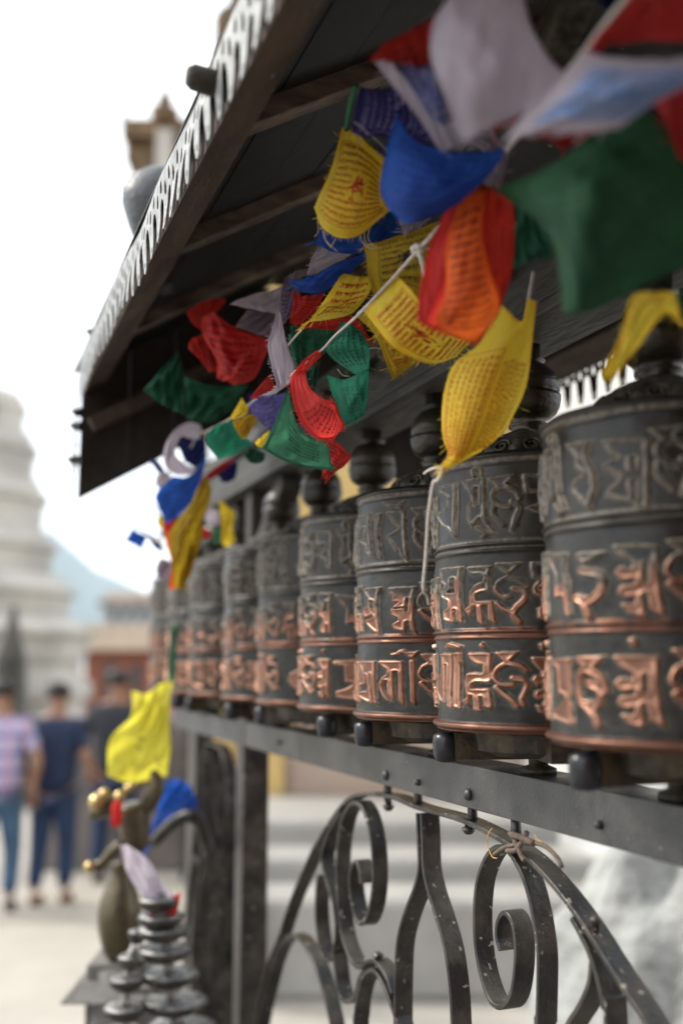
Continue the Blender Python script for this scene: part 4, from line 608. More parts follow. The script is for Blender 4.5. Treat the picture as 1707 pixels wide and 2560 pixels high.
S4 = r6([(1050, 1085), (1095, 1170), (1135, 1260), (1170, 1370), (1195, 1500), (1215, 1700)])
S5 = r6([(1140, 1290), (1128, 1390), (1085, 1490), (1030, 1580), (990, 1700)])
bars = [('arch_bar', arch), ('scroll', S1), ('scroll', S0), ('lower_arch', A1), ('hook_bar', S2), ('lower_arch', A2), ('centre_bar', CL1), ('centre_bar', CL2), ('scroll', S3), ('side_bar', S4), ('side_bar', S5)]
meshes = []
for nm, P in bars: meshes.append((nm, flatbar(nm, P, wdt=.030 if nm == 'centre_bar' else .027)))
BD = 1.62
for nm, o in meshes:                       # the same scroll panel again beyond the post
    c = link(nm, o.data, None, fence); c.scale = (1, .34, 1); c.location = (0, .60, 0)
def studat(px, py, x, r_=.008, h_=.006, up=1, name='bolt_head'):
    p = atx(px, py, x)-L0
    return MB().lathe([(r_*.5, -h_*2), (r_*.6, -.001), (r_, 0), (r_*.95, h_*.5), (r_*.55, h_), (.0008, h_*1.15)], tuple(p), 12).build(name, IRON, fence, True)
studat(*c4([(1275, 1610)])[0], RX+.012, .009)
studat(*r6([(215, 565)])[0], RX+.014, .009, -.008)
studat(*r6([(582, 668)])[0], RX+.014, .009, -.008)
o = studat(*r6([(1165, 1100)])[0], RX+.012, .007)
# little spacer studs between arch and rail
for q in ((212, 500), (350, 530), (600, 610), (800, 690)):
    p = atx(*r6([q])[0], RX+.012)-L0; MB().lathe([(.006, -.016), (.007, 0), (.006, .022)], tuple(p), 8).build('spacer', IRON, fence, True)
# binding wire and twine round the arch
bw = [atx(*q, RX-.004) for q in r6([(700, 790), (745, 760), (800, 745), (860, 735), (930, 750), (985, 800), (1010, 850)])]
t_ = MB(); t_.tube(catmull(bw, 5), .0028, 7)
t_.tube(catmull([atx(*q, RX-.006) for q in r6([(770, 690), (790, 720), (810, 760), (825, 800), (840, 820)])], 4), .0028, 7)
t_.tube(catmull([atx(*q, RX-.005) for q in r6([(850, 690), (830, 730), (800, 770), (760, 775)])], 4), .0035, 7)
t_.tube(catmull([atx(*q, RX-.007) for q in r6([(780, 700), (830, 715), (880, 740)])], 4), .004, 7)
o = t_.build('binding_twine', TWINE, None, True); tag(o, 'frayed brown twine knotted round the top of the iron arch', 'twine')
OR = mat('orange_thread', (.60, .33, .10), None, .8)
t_ = MB(); t_.tube(catmull([atx(*q, RX-.006) for q in r6([(690, 670), (672, 700), (668, 745), (690, 800), (712, 808)])], 5), .0007, 5)
t_.tube(catmull([atx(*q, RX-.006) for q in r6([(885, 698), (895, 720), (920, 735)])], 5), .0006, 5)
o = t_.build('orange_thread', OR, None, True); tag(o, 'loose orange thread looped beside the twine knot', 'thread')

# ================================================================== roof over the wheels
XE, ZE, SLP = .23, .60, .60
XM = XR; XI = 2*XM-XE
ROOF = thing('wheel_shelter_roof', 'dark wooden shelter roof with white scalloped metal trim over the wheels', 'roof', (XM, 1.2, Z0+ZE))
R0v = np.array([XM, 1.2, Z0+ZE])
def rb(mb, a, b): return mb.box(tuple(np.array(a)-R0v), tuple(np.array(b)-R0v))
Y0, Y1 = -1.3, 2.135  # near end run on out of view to shade wheels and flags
def zr(x): return Z0+ZE+.02+(min(x, 2*XM-x)-XE)*SLP
# sheets (two slopes)
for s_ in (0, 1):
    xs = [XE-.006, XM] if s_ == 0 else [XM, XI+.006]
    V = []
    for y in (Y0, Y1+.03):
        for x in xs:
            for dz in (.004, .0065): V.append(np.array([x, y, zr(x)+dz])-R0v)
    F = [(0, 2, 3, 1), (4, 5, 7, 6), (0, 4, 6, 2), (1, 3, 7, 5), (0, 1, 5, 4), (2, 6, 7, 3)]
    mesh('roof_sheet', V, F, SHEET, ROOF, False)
def slopebeam(name, xa, xb, y, w_, h_, m, off=0):
    a = np.array([xa, y, zr(xa)+off])-R0v; b = np.array([xb, y, zr(xb)+off])-R0v
    o = MB().beam(a, b, w_, h_).build(name, m, ROOF, bevel=.002); return o
for y in (-.9, -.5, -.08, .33, .70, 1.075, 1.46, 1.87):
    slopebeam('rafter', XE+.06, XM-.01, y, .034, .026, RAFT, -.0185)
    slopebeam('rafter', XI-.06, XM+.01, y, .034, .034, BROWNWOOD, -.0225)
# boards between rafters run along the row: underside boards
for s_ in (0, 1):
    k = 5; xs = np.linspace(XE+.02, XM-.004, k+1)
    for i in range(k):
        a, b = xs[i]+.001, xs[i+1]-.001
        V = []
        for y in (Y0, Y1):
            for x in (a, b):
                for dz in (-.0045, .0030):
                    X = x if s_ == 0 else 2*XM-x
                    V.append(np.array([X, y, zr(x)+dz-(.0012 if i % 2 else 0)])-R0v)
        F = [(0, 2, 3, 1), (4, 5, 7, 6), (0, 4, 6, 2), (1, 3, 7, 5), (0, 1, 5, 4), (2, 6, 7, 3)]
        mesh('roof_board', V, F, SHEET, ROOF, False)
# eave purlins
for sgn, xe in ((1, XE), (-1, XI)):
    a = .012*sgn; b = .060*sgn
    V = []
    for y in (Y0, Y1):
        for (x, dz) in ((xe+a, -.030), (xe+b, -.002), (xe+b, .028), (xe+a, .006)): V.append(np.array([x, y, Z0+ZE+dz])-R0v)
    F = [(0, 1, 2, 3), (7, 6, 5, 4), (0, 4, 5, 1), (1, 5, 6, 2), (2, 6, 7, 3), (3, 7, 4, 0)]
    mesh('eave_purlin', V, F, BROWNWOOD, ROOF, False)
# end skirt of planks at the far gable
for i in range(9):
    xa = XE+.012+i*(XI-XE-.024)/9; xb = XE+.012+(i+1)*(XI-XE-.024)/9-.002
    V = []
    for y in (Y1-.012+(.003 if i % 2 else 0), Y1+.004+(.003 if i % 2 else 0)):
        V += [np.array([xa, y, zr(xa)-.285])-R0v, np.array([xb, y, zr(xb)-.285])-R0v, np.array([xb, y, zr(xb)-.004])-R0v, np.array([xa, y, zr(xa)-.004])-R0v]
    mesh('gable_plank', V, [(0, 1, 2, 3), (7, 6, 5, 4), (0, 4, 5, 1), (1, 5, 6, 2), (2, 6, 7, 3), (3, 7, 4, 0)], DARKWOOD, ROOF, False)
MB().beam(np.array([XE+.03, Y1-.03, zr(XE+.03)-.14])-R0v, np.array([XM, Y1-.03, zr(XM)-.14])-R0v, .03, .03).build('gable_batten', BROWNWOOD, ROOF)
# scalloped trim: flat pattern with holes, then hung along the eave
def trim(side, length, pitch=.0445):
    N = int(length/pitch)
    cu = bpy.data.curves.new('trimcell', 'CURVE'); cu.dimensions = '2D'; cu.fill_mode = 'BOTH'; cu.extrude = .0007
    def spl(pts):
        s_ = cu.splines.new('POLY'); s_.points.add(len(pts)-1); s_.use_cyclic_u = True
        for q, p in zip(s_.points, pts): q.co = (p[0], p[1], 0, 1)
    out = [(0, 0)]
    out += [(.0005+.0100-.0100*math.cos(math.pi*k/8), -.050+.017*math.sin(math.pi*k/8)) for k in range(9)]
    c_ = .0325
    out += [(c_-.0110, -.060), (c_-.0092, -.070)]+[(c_-.0075*math.cos(math.pi*k/6), -.076-.0085*math.sin(math.pi*k/6)) for k in range(7)]+[(c_+.0092, -.070), (c_+.0110, -.060), (pitch-.0002, -.050), (pitch-.0002, 0)]
    spl(out)
    for (hx, hy, a_, b_) in ((.0105, -.0165, .0050, .0095), (.0325, -.0270, .0050, .0105), (.0325, -.072, .0024, .0045)):
        spl([(hx+a_*math.cos(t)*(1-.35*math.sin(t)), hy+b_*math.sin(t)) for t in np.linspace(0, 2*math.pi, 11)[:-1]])
    o = bpy.data.objects.new('trimcell', cu); COL.objects.link(o); dg = bpy.context.evaluated_depsgraph_get(); dg.update()
    me = bpy.data.meshes.new_from_object(o.evaluated_get(dg)); bpy.data.objects.remove(o)
    cv = np.array([tuple(v.co) for v in me.vertices]); cf = [tuple(p.vertices) for p in me.polygons]
    V = []; F = []
    for i in range(N):
        rr = random.Random(i*3+side); q = cv.copy(); q[:, 1] *= rr.uniform(.96, 1.03); q[:, 0] += i*pitch; n0 = len(V)
        q[:, 1] += np.where(cv[:, 1] < -.06, rr.uniform(-.002, .002), 0)
        V += [tuple(v) for v in q]; F += [tuple(k+n0 for k in f_) for f_ in cf]
    return V, F
yend = Y1-.13; L1 = yend-Y0; RB = .11
V, F = trim(1, L1+.34); W_ = []
for s_, h_, d_ in V:
    if s_ <= L1: y, zt, ty, tz = Y0+s_, ZE+.020+.004*math.sin(s_*9)+.003*math.sin(s_*23), 1, 0
    elif s_ < L1+RB*math.pi/2:
        a = (s_-L1)/RB; y, zt, ty, tz = yend+RB*math.sin(a), ZE+.020-RB*(1-math.cos(a)), math.cos(a), -math.sin(a)
    else: y, zt, ty, tz = yend+RB, ZE+.020-RB-(s_-L1-RB*math.pi/2), 0, -1
    W_.append(np.array([XE-.004-d_+.0015*math.sin(s_*17+h_*60), y-tz*h_*(1 if tz > -.2 else 1), Z0+zt+ty*h_])-R0v)
me = mesh('eave_trim_tmp', W_, F, None, None, False).data; bpy.data.objects.remove(bpy.data.objects['eave_trim_tmp'])
me.materials.clear(); me.materials.append(TRIM); me.name = 'eave_trim'; link('eave_trim', me, None, ROOF)
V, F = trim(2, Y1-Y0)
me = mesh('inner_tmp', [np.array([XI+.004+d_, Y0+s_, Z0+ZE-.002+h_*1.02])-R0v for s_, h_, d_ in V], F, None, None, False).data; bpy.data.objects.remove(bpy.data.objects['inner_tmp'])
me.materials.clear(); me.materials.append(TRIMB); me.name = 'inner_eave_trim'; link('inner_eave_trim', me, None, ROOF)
# hanging edge strip down the gable corner and ragged sheet lip
# top beam and carved brackets
mb = MB(); rb(mb, (.660, 2.262, Z0-.124), (.716, 2.318, Z0+.411)); mb.build('upper_post', DARKWOOD, ROOF, bevel=.004)
mb = MB(); mb.beam(np.array([XM, 2.262, Z0+.25])-R0v, np.array([XM, 2.05, Z0+.41])-R0v, .05, .05); mb.build('post_bracket', DARKWOOD, ROOF, bevel=.006)
mb = MB(); rb(mb, (XM-.045, Y0, Z0+.432), (XM+.045, 3.3, Z0+.500)); rb(mb, (XM-.060, Y0, Z0+.503), (XM+.060, 3.3, Z0+.535)); mb.build('top_beam', BEAMWOOD, ROOF, bevel=.004)
mb = MB(); rb(mb, (XM-.050, Y0, Z0+.412), (XM+.050, 3.3, Z0+.430)); mb.build('beam_moulding', BEAMWOOD, ROOF, bevel=.004)
for i in range(20):                                     # row of small carved drops under the beam
    y = .42+i*.09
    MB().lathe([(.003, -.02), (.011, -.013), (.013, -.004), (.009, .002)], (XM-.060-R0v[0], y-R0v[1], Z0+.499-R0v[2]), 8).build('carved_drop', CAPM, ROOF, True)
mb = MB(); mb.beam(at(1370, 150, 1.02)-R0v, at(1455, -60, .92)-R0v, .036, .040); mb.build('carved_strut', CAPM, ROOF, bevel=.006)
mb = MB(); mb.beam(np.array([XM, Y0, zr(XM)+.01])-R0v, np.array([XM, Y1, zr(XM)+.01])-R0v, .05, .06); mb.build('ridge_beam', DARKWOOD, ROOF)
# far support column of the shelter
mb = MB(); mb.box((XM-.045-R0v[0], Y1-.14-R0v[1], Z0+.515-R0v[2]), (XM+.045-R0v[0], Y1-.05-R0v[1], Z0+.72-R0v[2])); mb.build('king_post', DARKWOOD, ROOF, bevel=.004)
# things on the outer edge: beam nub, ball ornament, little spikes
p = atx(520, 205, XE-.012)-R0v
MB().tube([p+np.array([.03, 0, -.004]), p+np.array([.004, 0, 0]), p+np.array([-.016, 0, .002]), p+np.array([-.022, 0, .002])], [.013, .0135, .013, .009], 14).build('beam_nub', DARKWOOD, ROOF, True)
for px, py in ((226, 830), (190, 1030), (186, 1065), (180, 1150)):
    p = at(px, py, 2.05)-R0v; MB().tube([p+np.array([.014, 0, 0]), p, p+np.array([-.010, 0, .003])], [.011, .009, .002], 8).build('edge_spike', TRIMB, ROOF, True)
p = at(400, 505, 1.85); fin = thing('roof_ball_ornament', 'rounded grey stone knob sitting on the shelter roof edge', 'ornament', tuple(p))
MB().lathe([(.02, -.10), (.045, -.075), (.060, -.045), (.0700, -.012), (.068, .015), (.056, .040), (.034, .056), (.010, .062)], (0, 0, 0), 28, lambda i, a: 1+.04*math.sin(3*a+i)).build('knob', ROCK, fin, True)
MB().lathe([(.03, -.17), (.026, -.12), (.03, -.09)], (0, 0, 0), 14).build('stem', ROCK, fin, True)
# ================================================================== prayer flags
TIB = [[(0, 0, 1, 0), (.12, 0, .12, .45), (.5, 0, .5, .45), (.88, 0, .88, 1)], [(0, 0, 1, 0), (.9, 0, .9, .5), (.9, .5, .25, .6), (.25, .6, .35, .9)],
       [(0, 0, 1, 0), (.2, 0, .2, .4), (.2, .4, .88, .4), (.88, 0, .88, .95)], [(0, 0, 1, 0), (.5, 0, .2, .3), (.2, .3, .65, .55), (.65, .55, .3, .95)],
       [(0, 0, .9, 0), (.1, 0, .1, .5), (.1, .5, .8, .5), (.8, .5, .8, .1)], [(.1, 0, 1, 0), (.6, 0, .6, .4), (.6, .4, .1, .5), (.1, .5, .6, .95), (.1, -.3, .6, -.36)],
       [(0, 0, 1, 0), (.9, 0, .5, .5), (.5, .5, .9, .9), (0, .35, .5, .5)], [(.4, .02, .45, .2)], [(0, 0, 1, 0), (.2, 0, .5, .45), (.85, 0, .5, .45), (.5, .45, .5, .9), (.2, -.35, .7, -.25)], [(0, 0, .8, 0), (.7, 0, .7, .35), (.7, .35, .2, .3), (.4, .35, .8, .9)]]
class Patch:
    def __init__(s, rows, depths, conv):
        G = np.array([[conv(*p) for p in r] for r in rows], float)          # R x C x 2
        D_ = np.array(depths, float)
        if D_.ndim == 0: D_ = np.full(G.shape[:2], float(D_))
        elif D_.ndim == 1: D_ = np.repeat(D_[:, None], G.shape[1], 1)
        s.P = np.array([[at(G[i, j, 0], G[i, j, 1], D_[i, j]) for j in range(G.shape[1])] for i in range(G.shape[0])])
        n = 10
        A = np.array([catmull(r, n) for r in s.P]); s.S = np.stack([catmull(A[:, j], n) for j in range(A.shape[1])], 1)
    def ripple(s, amp, seed):
        r = np.random.default_rng(seed); R_, C_, _ = s.S.shape
        u, v = np.meshgrid(np.linspace(0, 1, C_), np.linspace(0, 1, R_))
        amp = amp*1.25; d = sum(amp/(k+1)*np.sin(r.uniform(3, 9)*(k+1)*u+r.uniform(3, 9)*(k+1)*v+r.uniform(0, 6)) for k in range(3))
        w_ = np.sin(u*math.pi)**.5*.7+.3
        d = d+sum(amp*.30*np.sin(r.uniform(14, 26)*u+r.uniform(-14, 14)*v+r.uniform(0, 6)) for k in range(3))
        s.S = s.S+(FW*1.0)[None, None]*(d*w_)[..., None]
        # tiny uneven hem
        return s
    def ev(s, u, v):
        R_, C_, _ = s.S.shape; x = min(max(u, 0), .9999)*(C_-1); y = min(max(v, 0), .9999)*(R_-1); i, j = int(y), int(x); a, b = x-j, y-i
        S = s.S; return (S[i, j]*(1-a)+S[i, j+1]*a)*(1-b)+(S[i+1, j]*(1-a)+S[i+1, j+1]*a)*b
DEFTXT = {'G': 'g', 'D': 'g', 'T': 'g', 'F': 'g', 'S': 'q', 'R': 'q', 'B': 'n', 'V': 'n', 'K': 'r', 'M': 'b'}
INK['n'] = mat('navy_ink', (.010, .025, .16), None, .9, trans=.2)
FG = 'prayer flags strung under the shelter roof'
def flag(col, rows, depth, conv, label, text=None, ripple=.0025, extra=None, group=FG):
    pts = [Patch(rows, depth, conv)]
    if extra: pts += [Patch(r, d, conv) for r, d in extra]
    mb = MB(); sd_ = abs(hash(label)) % 1000 if False else sum(map(ord, label))
    for k, p in enumerate(pts):
        p.ripple(ripple, sd_+k); R_, C_, _ = p.S.shape
        mb.add(p.S.reshape(-1, 3), [(i*C_+j, i*C_+j+1, (i+1)*C_+j+1, (i+1)*C_+j) for i in range(R_-1) for j in range(C_-1)])
    c = np.array(mb.V).mean(0); mb.V = [tuple(np.array(v)-c) for v in mb.V]
    o = mb.build('prayer_flag', CL[col], None, True); o.location = tuple(c); tag(o, label, 'prayer flag', group)
    if np.mean(np.array(depth)) < 1.45:
        rq = np.random.default_rng(sd_+5); hb = MB(); fb_ = MB()
        for p in pts:
            R_, C_, _ = p.S.shape
            edges = [(p.S[0], p.S[2]), (p.S[-1], p.S[-3]), (p.S[:, 0], p.S[:, 2]), (p.S[:, -1], p.S[:, -3])]
            for ei, (e_, inn) in enumerate(edges):
                for s_ in (.0007, -.0007):
                    wv = inn-e_; ln = np.linalg.norm(wv, axis=1)[:, None]+1e-9; q = e_+wv/ln*.0032
                    n_ = len(e_); hb.add([x-c+FW*s_ for x in e_]+[x-c+FW*s_ for x in q], [(i, i+1, n_+i+1, n_+i) for i in range(n_-1)])
                for i in range(len(e_)-1):
                    for _ in range(2 if ei == 1 else 1):
                        t = rq.random(); a = e_[i]*(1-t)+e_[i+1]*t; o_ = e_[i]-inn[i]; o_ = o_/(np.linalg.norm(o_)+1e-9)
                        l = rq.exponential(.0022)+.0008; dr = o_*l+rq.normal(0, .45*l, 3)+np.array([0, 0, -.25*l]); sdw = np.cross(dr, FW); sdw = sdw/(np.linalg.norm(sdw)+1e-9)*.00022
                        fb_.add([a-sdw-c, a+sdw-c, a+dr*.6+sdw*.7-c+np.array([0, 0, -.1*l]), a+dr-c], [(0, 1, 2, 3)])
        hb.build('hem', CL[col], o, True); tag(fb_.build('frayed_edge', CL[col], o, False), kind='stuff')
    if text is None and col in DEFTXT and extra is None: text = [(DEFTXT[col], 0, .12, .9, .12, .88, 8, 13, 0, 1)]
    for tx in (text or []):
        ink, pi, u0, u1, v0, v1, nr, ncol, vert = tx[:9]; frame = tx[9] if len(tx) > 9 else 1; fig = tx[10] if len(tx) > 10 else 0; fill = tx[11] if len(tx) > 11 else None
        p = pts[pi]; rn = random.Random(sd_); tb = MB()
        def ev(a, b): return p.ev(u0+(u1-u0)*(b if vert else a), v0+(v1-v0)*((1-a) if vert == 2 else a) if vert else v0+(v1-v0)*b)
        def quad(a0, b0, a1, b1, w_):
            A = ev(a0, b0); B = ev(a1, b1); d = B-A; l = np.linalg.norm(d)
            if l < 1e-6: return
            e1 = ev(a0+.01, b0)-A; e2 = ev(a0, b0+.01)-A; N = np.cross(e1, e2); N /= (np.linalg.norm(N)+1e-12); sdv = np.cross(N, d/l)*w_/2
            d = d/l*w_*.3
            for s_ in (.0005, -.0005): tb.add([A-sdv-d+N*s_, A+sdv-d+N*s_, B+sdv+d+N*s_, B-sdv+d+N*s_], [(0, 1, 2, 3)])
        if fill:
            n_ = 16; Vp = []
            for s_ in (.0003, -.0003):
                for a_ in range(n_+1):
                    for b_ in range(n_+1):
                        A = ev(a_/n_, b_/n_); e1 = ev(min(a_/n_+.01, 1), b_/n_)-ev(a_/n_-.01, b_/n_); e2 = ev(a_/n_, min(b_/n_+.01, 1))-ev(a_/n_, b_/n_-.01); N = np.cross(e1, e2); N /= np.linalg.norm(N)+1e-12
                        Vp.append(A+N*s_-c)
            m_ = (n_+1)**2
            mesh('printed_panel', Vp, [(k*m_+a_*(n_+1)+b_, k*m_+a_*(n_+1)+b_+1, k*m_+(a_+1)*(n_+1)+b_+1, k*m_+(a_+1)*(n_+1)+b_) for k in (0, 1) for a_ in range(n_) for b_ in range(n_)], INK[fill], o)
        Lh = np.linalg.norm(ev(.5, 0)-ev(.5, 1)); lw_ = Lh/nr*.105
        for r_ in range(nr):
            x = .03+rn.random()*.02; gw = 1.0/ncol
            while x < .97-gw:
                if fig and abs(x-.52) < .16 and abs((r_+.5)/nr-.5) < .2: x += gw; continue
                g_ = rn.choice(TIB); y0 = (r_+.30)/nr
                for a, b, c_, d_ in g_: quad(x+a*gw*.82, y0+b/nr*.46, x+c_*gw*.82, y0+d_/nr*.46, lw_*rn.uniform(.6, 1.15))
                x += gw*(.45 if len(g_) == 1 else 1.0)
        if frame:
            k = 14
            for i in range(k):
                for (a, b, c_, d_) in ((i/k, 0, (i+1)/k, 0), (i/k, 1, (i+1)/k, 1), (0, i/k, 0, (i+1)/k), (1, i/k, 1, (i+1)/k)): quad(a, b, c_, d_, lw_*.8)
        if fig:                                   # plain block-printed figure in the middle: loose strokes
            for _ in range(46):
                a = .52+rn.gauss(0, .055); b = .5+rn.gauss(0, .075); th = rn.uniform(0, 6.3); l = rn.uniform(.02, .07)
                quad(a, b, a+l*math.cos(th), b+l*math.sin(th), lw_*1.6)
        tb.V = [tuple(np.array(v)-c) for v in tb.V]
        o2 = tb.build('printed_text', INK[ink], o, False)
    return o, pts
def Zc(x0, y0, w_): k = w_/1568; return lambda x, y: (x0+x*k, y0+y*k)
A_ = Zc(700, 150, 500); C_ = Zc(700, 600, 500); D_ = Zc(1000, 700, 500); E_ = Zc(300, 700, 500); G_ = Zc(250, 1000, 500); H_ = Zc(550, 1100, 350)
R2 = Zc(854, 0, 853); R3 = Zc(0, 854, 854); R5 = Zc(0, 1706, 854); Q_ = Zc(1307, 620, 400)
# --- nearest, top right
flag('W', [[(425, 75), (520, -30), (680, -60), (830, -40)], [(408, 250), (560, 180), (730, 150), (880, 150)], [(470, 430), (620, 370), (790, 330), (950, 260)], [(560, 650), (700, 580), (860, 500), (1030, 345)]], [[.80, .80, .81, .82], [.80, .77, .77, .80], [.80, .77, .77, .80], [.82, .80, .80, .82]], R2, 'largest white flag, blank and blurred, at the top centre', [])
flag('R', [[(128, 268), (280, 155), (440, 80)], [(200, 272), (320, 210), (445, 180)], [(240, 282), (330, 288), (415, 292)]], .90, R2, 'small folded red flag left of the largest white flag')
flag('W', [[(150, 283), (230, 284), (330, 286), (425, 287)], [(240, 400), (310, 390), (400, 375), (465, 365)], [(340, 520), (400, 510), (470, 480), (510, 450)], [(452, 690), (510, 680), (560, 660), (610, 640)]], [.91, .90, .90, .92], R2, 'white flag with a dark blue printed column and a wide white hem', [('b', 0, .34, .95, .03, .82, 9, 12, 0, 1, 0, 'i')])
flag('P', [[(630, 212), (790, 232), (960, 240), (1120, 330)], [(592, 400), (780, 420), (980, 450), (1190, 520)], [(555, 562), (720, 598), (900, 612), (1230, 660)]], [1.02, 1.0, 1.01], A_, 'indigo flag with faded rows of print behind the printed yellow flag', [('w', 0, .12, .80, .06, .92, 7, 10, 1)])
flag('Y', [[(488, 528), (590, 565), (700, 670), (832, 770)], [(402, 850), (540, 860), (680, 895), (795, 1000)], [(318, 1040), (450, 1100), (630, 1130), (830, 1120)], [(268, 1160), (350, 1330), (580, 1388), (900, 1150)]], [[1.12, 1.12, 1.11, 1.12], [1.12, 1.09, 1.08, 1.10], [1.13, 1.09, 1.08, 1.10], [1.16, 1.13, 1.12, 1.12]], A_, 'yellow flag with red rows of print hanging left of the big blue flag', [('r', 0, .10, .97, .10, .90, 12, 22, 0, 1, 1)], ripple=.001)
flag('B', [[(250, 525), (330, 640), (450, 695), (600, 695), (765, 680)], [(205, 700), (330, 760), (460, 790), (590, 790), (690, 790)], [(178, 860), (290, 900), (410, 905), (530, 890), (610, 870)], [(215, 960), (300, 1022), (400, 1000), (480, 960), (545, 925)]], [[.97, .96, .95, .94, .93], [.96, .92, .91, .92, .93], [.96, .92, .91, .92, .93], [.97, .95, .94, .94, .94]], R2, 'bright blue flag billowing at the centre above the red-orange flag')
flag('W', [[(540, 655), (620, 600), (690, 590)], [(620, 670), (680, 660), (740, 680)], [(690, 760), (740, 740), (765, 720)], [(650, 830), (690, 850), (730, 850)]], .98, R2, 'white flag edge with black print showing beside the bright blue flag', [('k', 0, .1, .9, .05, .95, 10, 8, 0, 0)])
flag('B', [[(320, 1280), (480, 1370), (640, 1300)], [(300, 1400), (460, 1440), (650, 1420)], [(285, 1450), (450, 1515), (670, 1510)]], [1.20, 1.19, 1.2], A_, 'dark blue folded flag just under the yellow flag with print')
flag('B', [[(690, 1330), (800, 1230), (900, 1190)], [(690, 1400), (830, 1350), (955, 1290)], [(690, 1450), (830, 1430), (985, 1370)]], 1.16, A_, 'blue flag corner between the yellow flag and the big blue flag')
flag('W', [[(925, 1250), (1040, 1275), (1170, 1240)], [(950, 1310), (1040, 1310), (1120, 1290)], [(972, 1372), (1020, 1352), (1080, 1325)]], 1.13, A_, 'small white corner with blue print below the bright blue flag', [('s', 0, .2, .9, .1, .9, 3, 8, 0, 0)])
flag('K', [[(655, 45), (860, -10), (1060, -80), (1250, -150)], [(680, 130), (860, 90), (1040, 50), (1190, 0)], [(690, 270), (850, 220), (1010, 180), (1160, 140)], [(740, 440), (860, 380), (1000, 400), (1110, 480)]], [[1.15, 1.14, 1.13, 1.12], [1.13, 1.12, 1.11, 1.11], [1.12, 1.12, 1.12, 1.12], [1.13, 1.13, 1.13, 1.13]], C_, 'dull yellow flag with black print behind the white cord knot', [('k', 0, .18, .98, .08, .92, 7, 16, 0, 1, 1)], ripple=.001)
flag('Y', [[(664, 560), (745, 470), (830, 375), (915, 275)], [(760, 690), (850, 600), (950, 500), (1030, 400)], [(870, 820), (960, 730), (1060, 630), (1140, 540)], [(1000, 905), (1090, 830), (1180, 740), (1250, 650)], [(1190, 972), (1260, 900), (1330, 820), (1390, 740)], [(1380, 918), (1430, 860), (1480, 810), (1520, 760)]], [[1.12]*4, [1.10, 1.09, 1.09, 1.09], [1.09, 1.08, 1.08, 1.08], [1.10, 1.09, 1.09, 1.09], [1.13, 1.12, 1.11, 1.11], [1.18, 1.16, 1.15, 1.15]], C_, 'sharp yellow flag with red frame and print, tied to the white cord', [('r', 0, .14, .90, .12, .97, 15, 22, 0, 1, 1)], ripple=.0006)
flag('Y', [[(488, 258), (600, 288), (730, 285)], [(350, 470), (500, 470), (690, 430)], [(250, 610), (380, 560), (580, 560)], [(165, 705), (210, 650), (500, 600)]], [1.24, 1.22, 1.24, 1.27], C_, 'yellow flag with faded red stripes of print behind the green looped flag', [('r', 0, .15, .95, .08, .75, 6, 12, 0, 0)])
flag('K', [[(600, 600), (700, 570), (740, 640)], [(740, 740), (850, 760), (960, 880)], [(830, 960), (930, 930), (1040, 930)], [(890, 1092), (980, 1030), (1070, 955)]], [1.20, 1.18, 1.18, 1.2], C_, 'narrow yellow flag pointing down behind the sharp yellow flag', [('r', 0, .2, .9, .35, .95, 8, 8, 0, 0)])
flag('R', [[(280, 560), (430, 565), (600, 610)], [(230, 640), (430, 650), (660, 700)], [(180, 690), (450, 712), (740, 825)]], 1.30, C_, 'dark red flag strip behind the green looped flag')
flag('R', [[(115, 395), (200, 440), (350, 415)], [(100, 530), (190, 560), (290, 540)], [(75, 645), (150, 660), (200, 650)]], 1.30, C_, 'red flag tucked left of the yellow striped-print flag')
flag('D', [[(75, 665), (200, 690), (450, 700)], [(100, 800), (220, 860), (420, 850)], [(140, 960), (240, 1050), (330, 900)], [(170, 1100), (240, 1180), (280, 1150)]], 1.38, C_, 'deep green flag in shadow behind the red looped flag')
flag('T', [[(480, 640), (530, 650), (570, 668)], [(430, 750), (520, 730), (650, 740)], [(362, 850), (510, 830), (697, 850)], [(430, 945), (560, 930), (698, 940)], [(592, 1052), (650, 1030), (695, 1005)]], [[1.27, 1.25, 1.25], [1.26, 1.22, 1.22], [1.27, 1.22, 1.20], [1.28, 1.24, 1.21], [1.24, 1.22, 1.21]], C_, 'green flag curled into a loop with dark print',
     [('g', 0, .08, .95, .10, .92, 6, 12, 2, 0), ('g', 1, .25, .85, .22, .8, 5, 7, 1, 1)], ripple=.001, extra=[([[(368, 1060), (490, 1092), (595, 1058), (694, 1000)], [(400, 1185), (510, 1200), (610, 1190), (688, 1190)], [(445, 1300), (540, 1300), (620, 1290), (670, 1330)], [(508, 1452), (560, 1425), (610, 1398), (640, 1375)]], [[1.27, 1.25, 1.23, 1.21], [1.26, 1.24, 1.22, 1.22], [1.26, 1.24, 1.23, 1.23], [1.27, 1.26, 1.25, 1.25]])])
flag('S', [[(200, 1020), (150, 1035), (100, 1055)], [(215, 1125), (150, 1140), (83, 1130)], [(275, 1205), (200, 1260), (105, 1270)], [(350, 1252), (280, 1360), (165, 1430)], [(425, 1272), (370, 1420), (285, 1555)], [(462, 1370), (440, 1480), (400, 1560)], [(505, 1440), (490, 1480), (470, 1505)]], [1.27, 1.25, 1.24, 1.23, 1.23, 1.24, 1.25], C_, 'bright red flag curled into a hanging loop with dark print',
     [('q', 0, .15, .9, .42, .95, 9, 7, 0, 0)], ripple=.0008, extra=[([[(325, 905), (305, 880), (290, 865)], [(240, 990), (200, 960), (190, 940)], [(205, 1030), (150, 1040), (100, 1050)]], 1.26)])
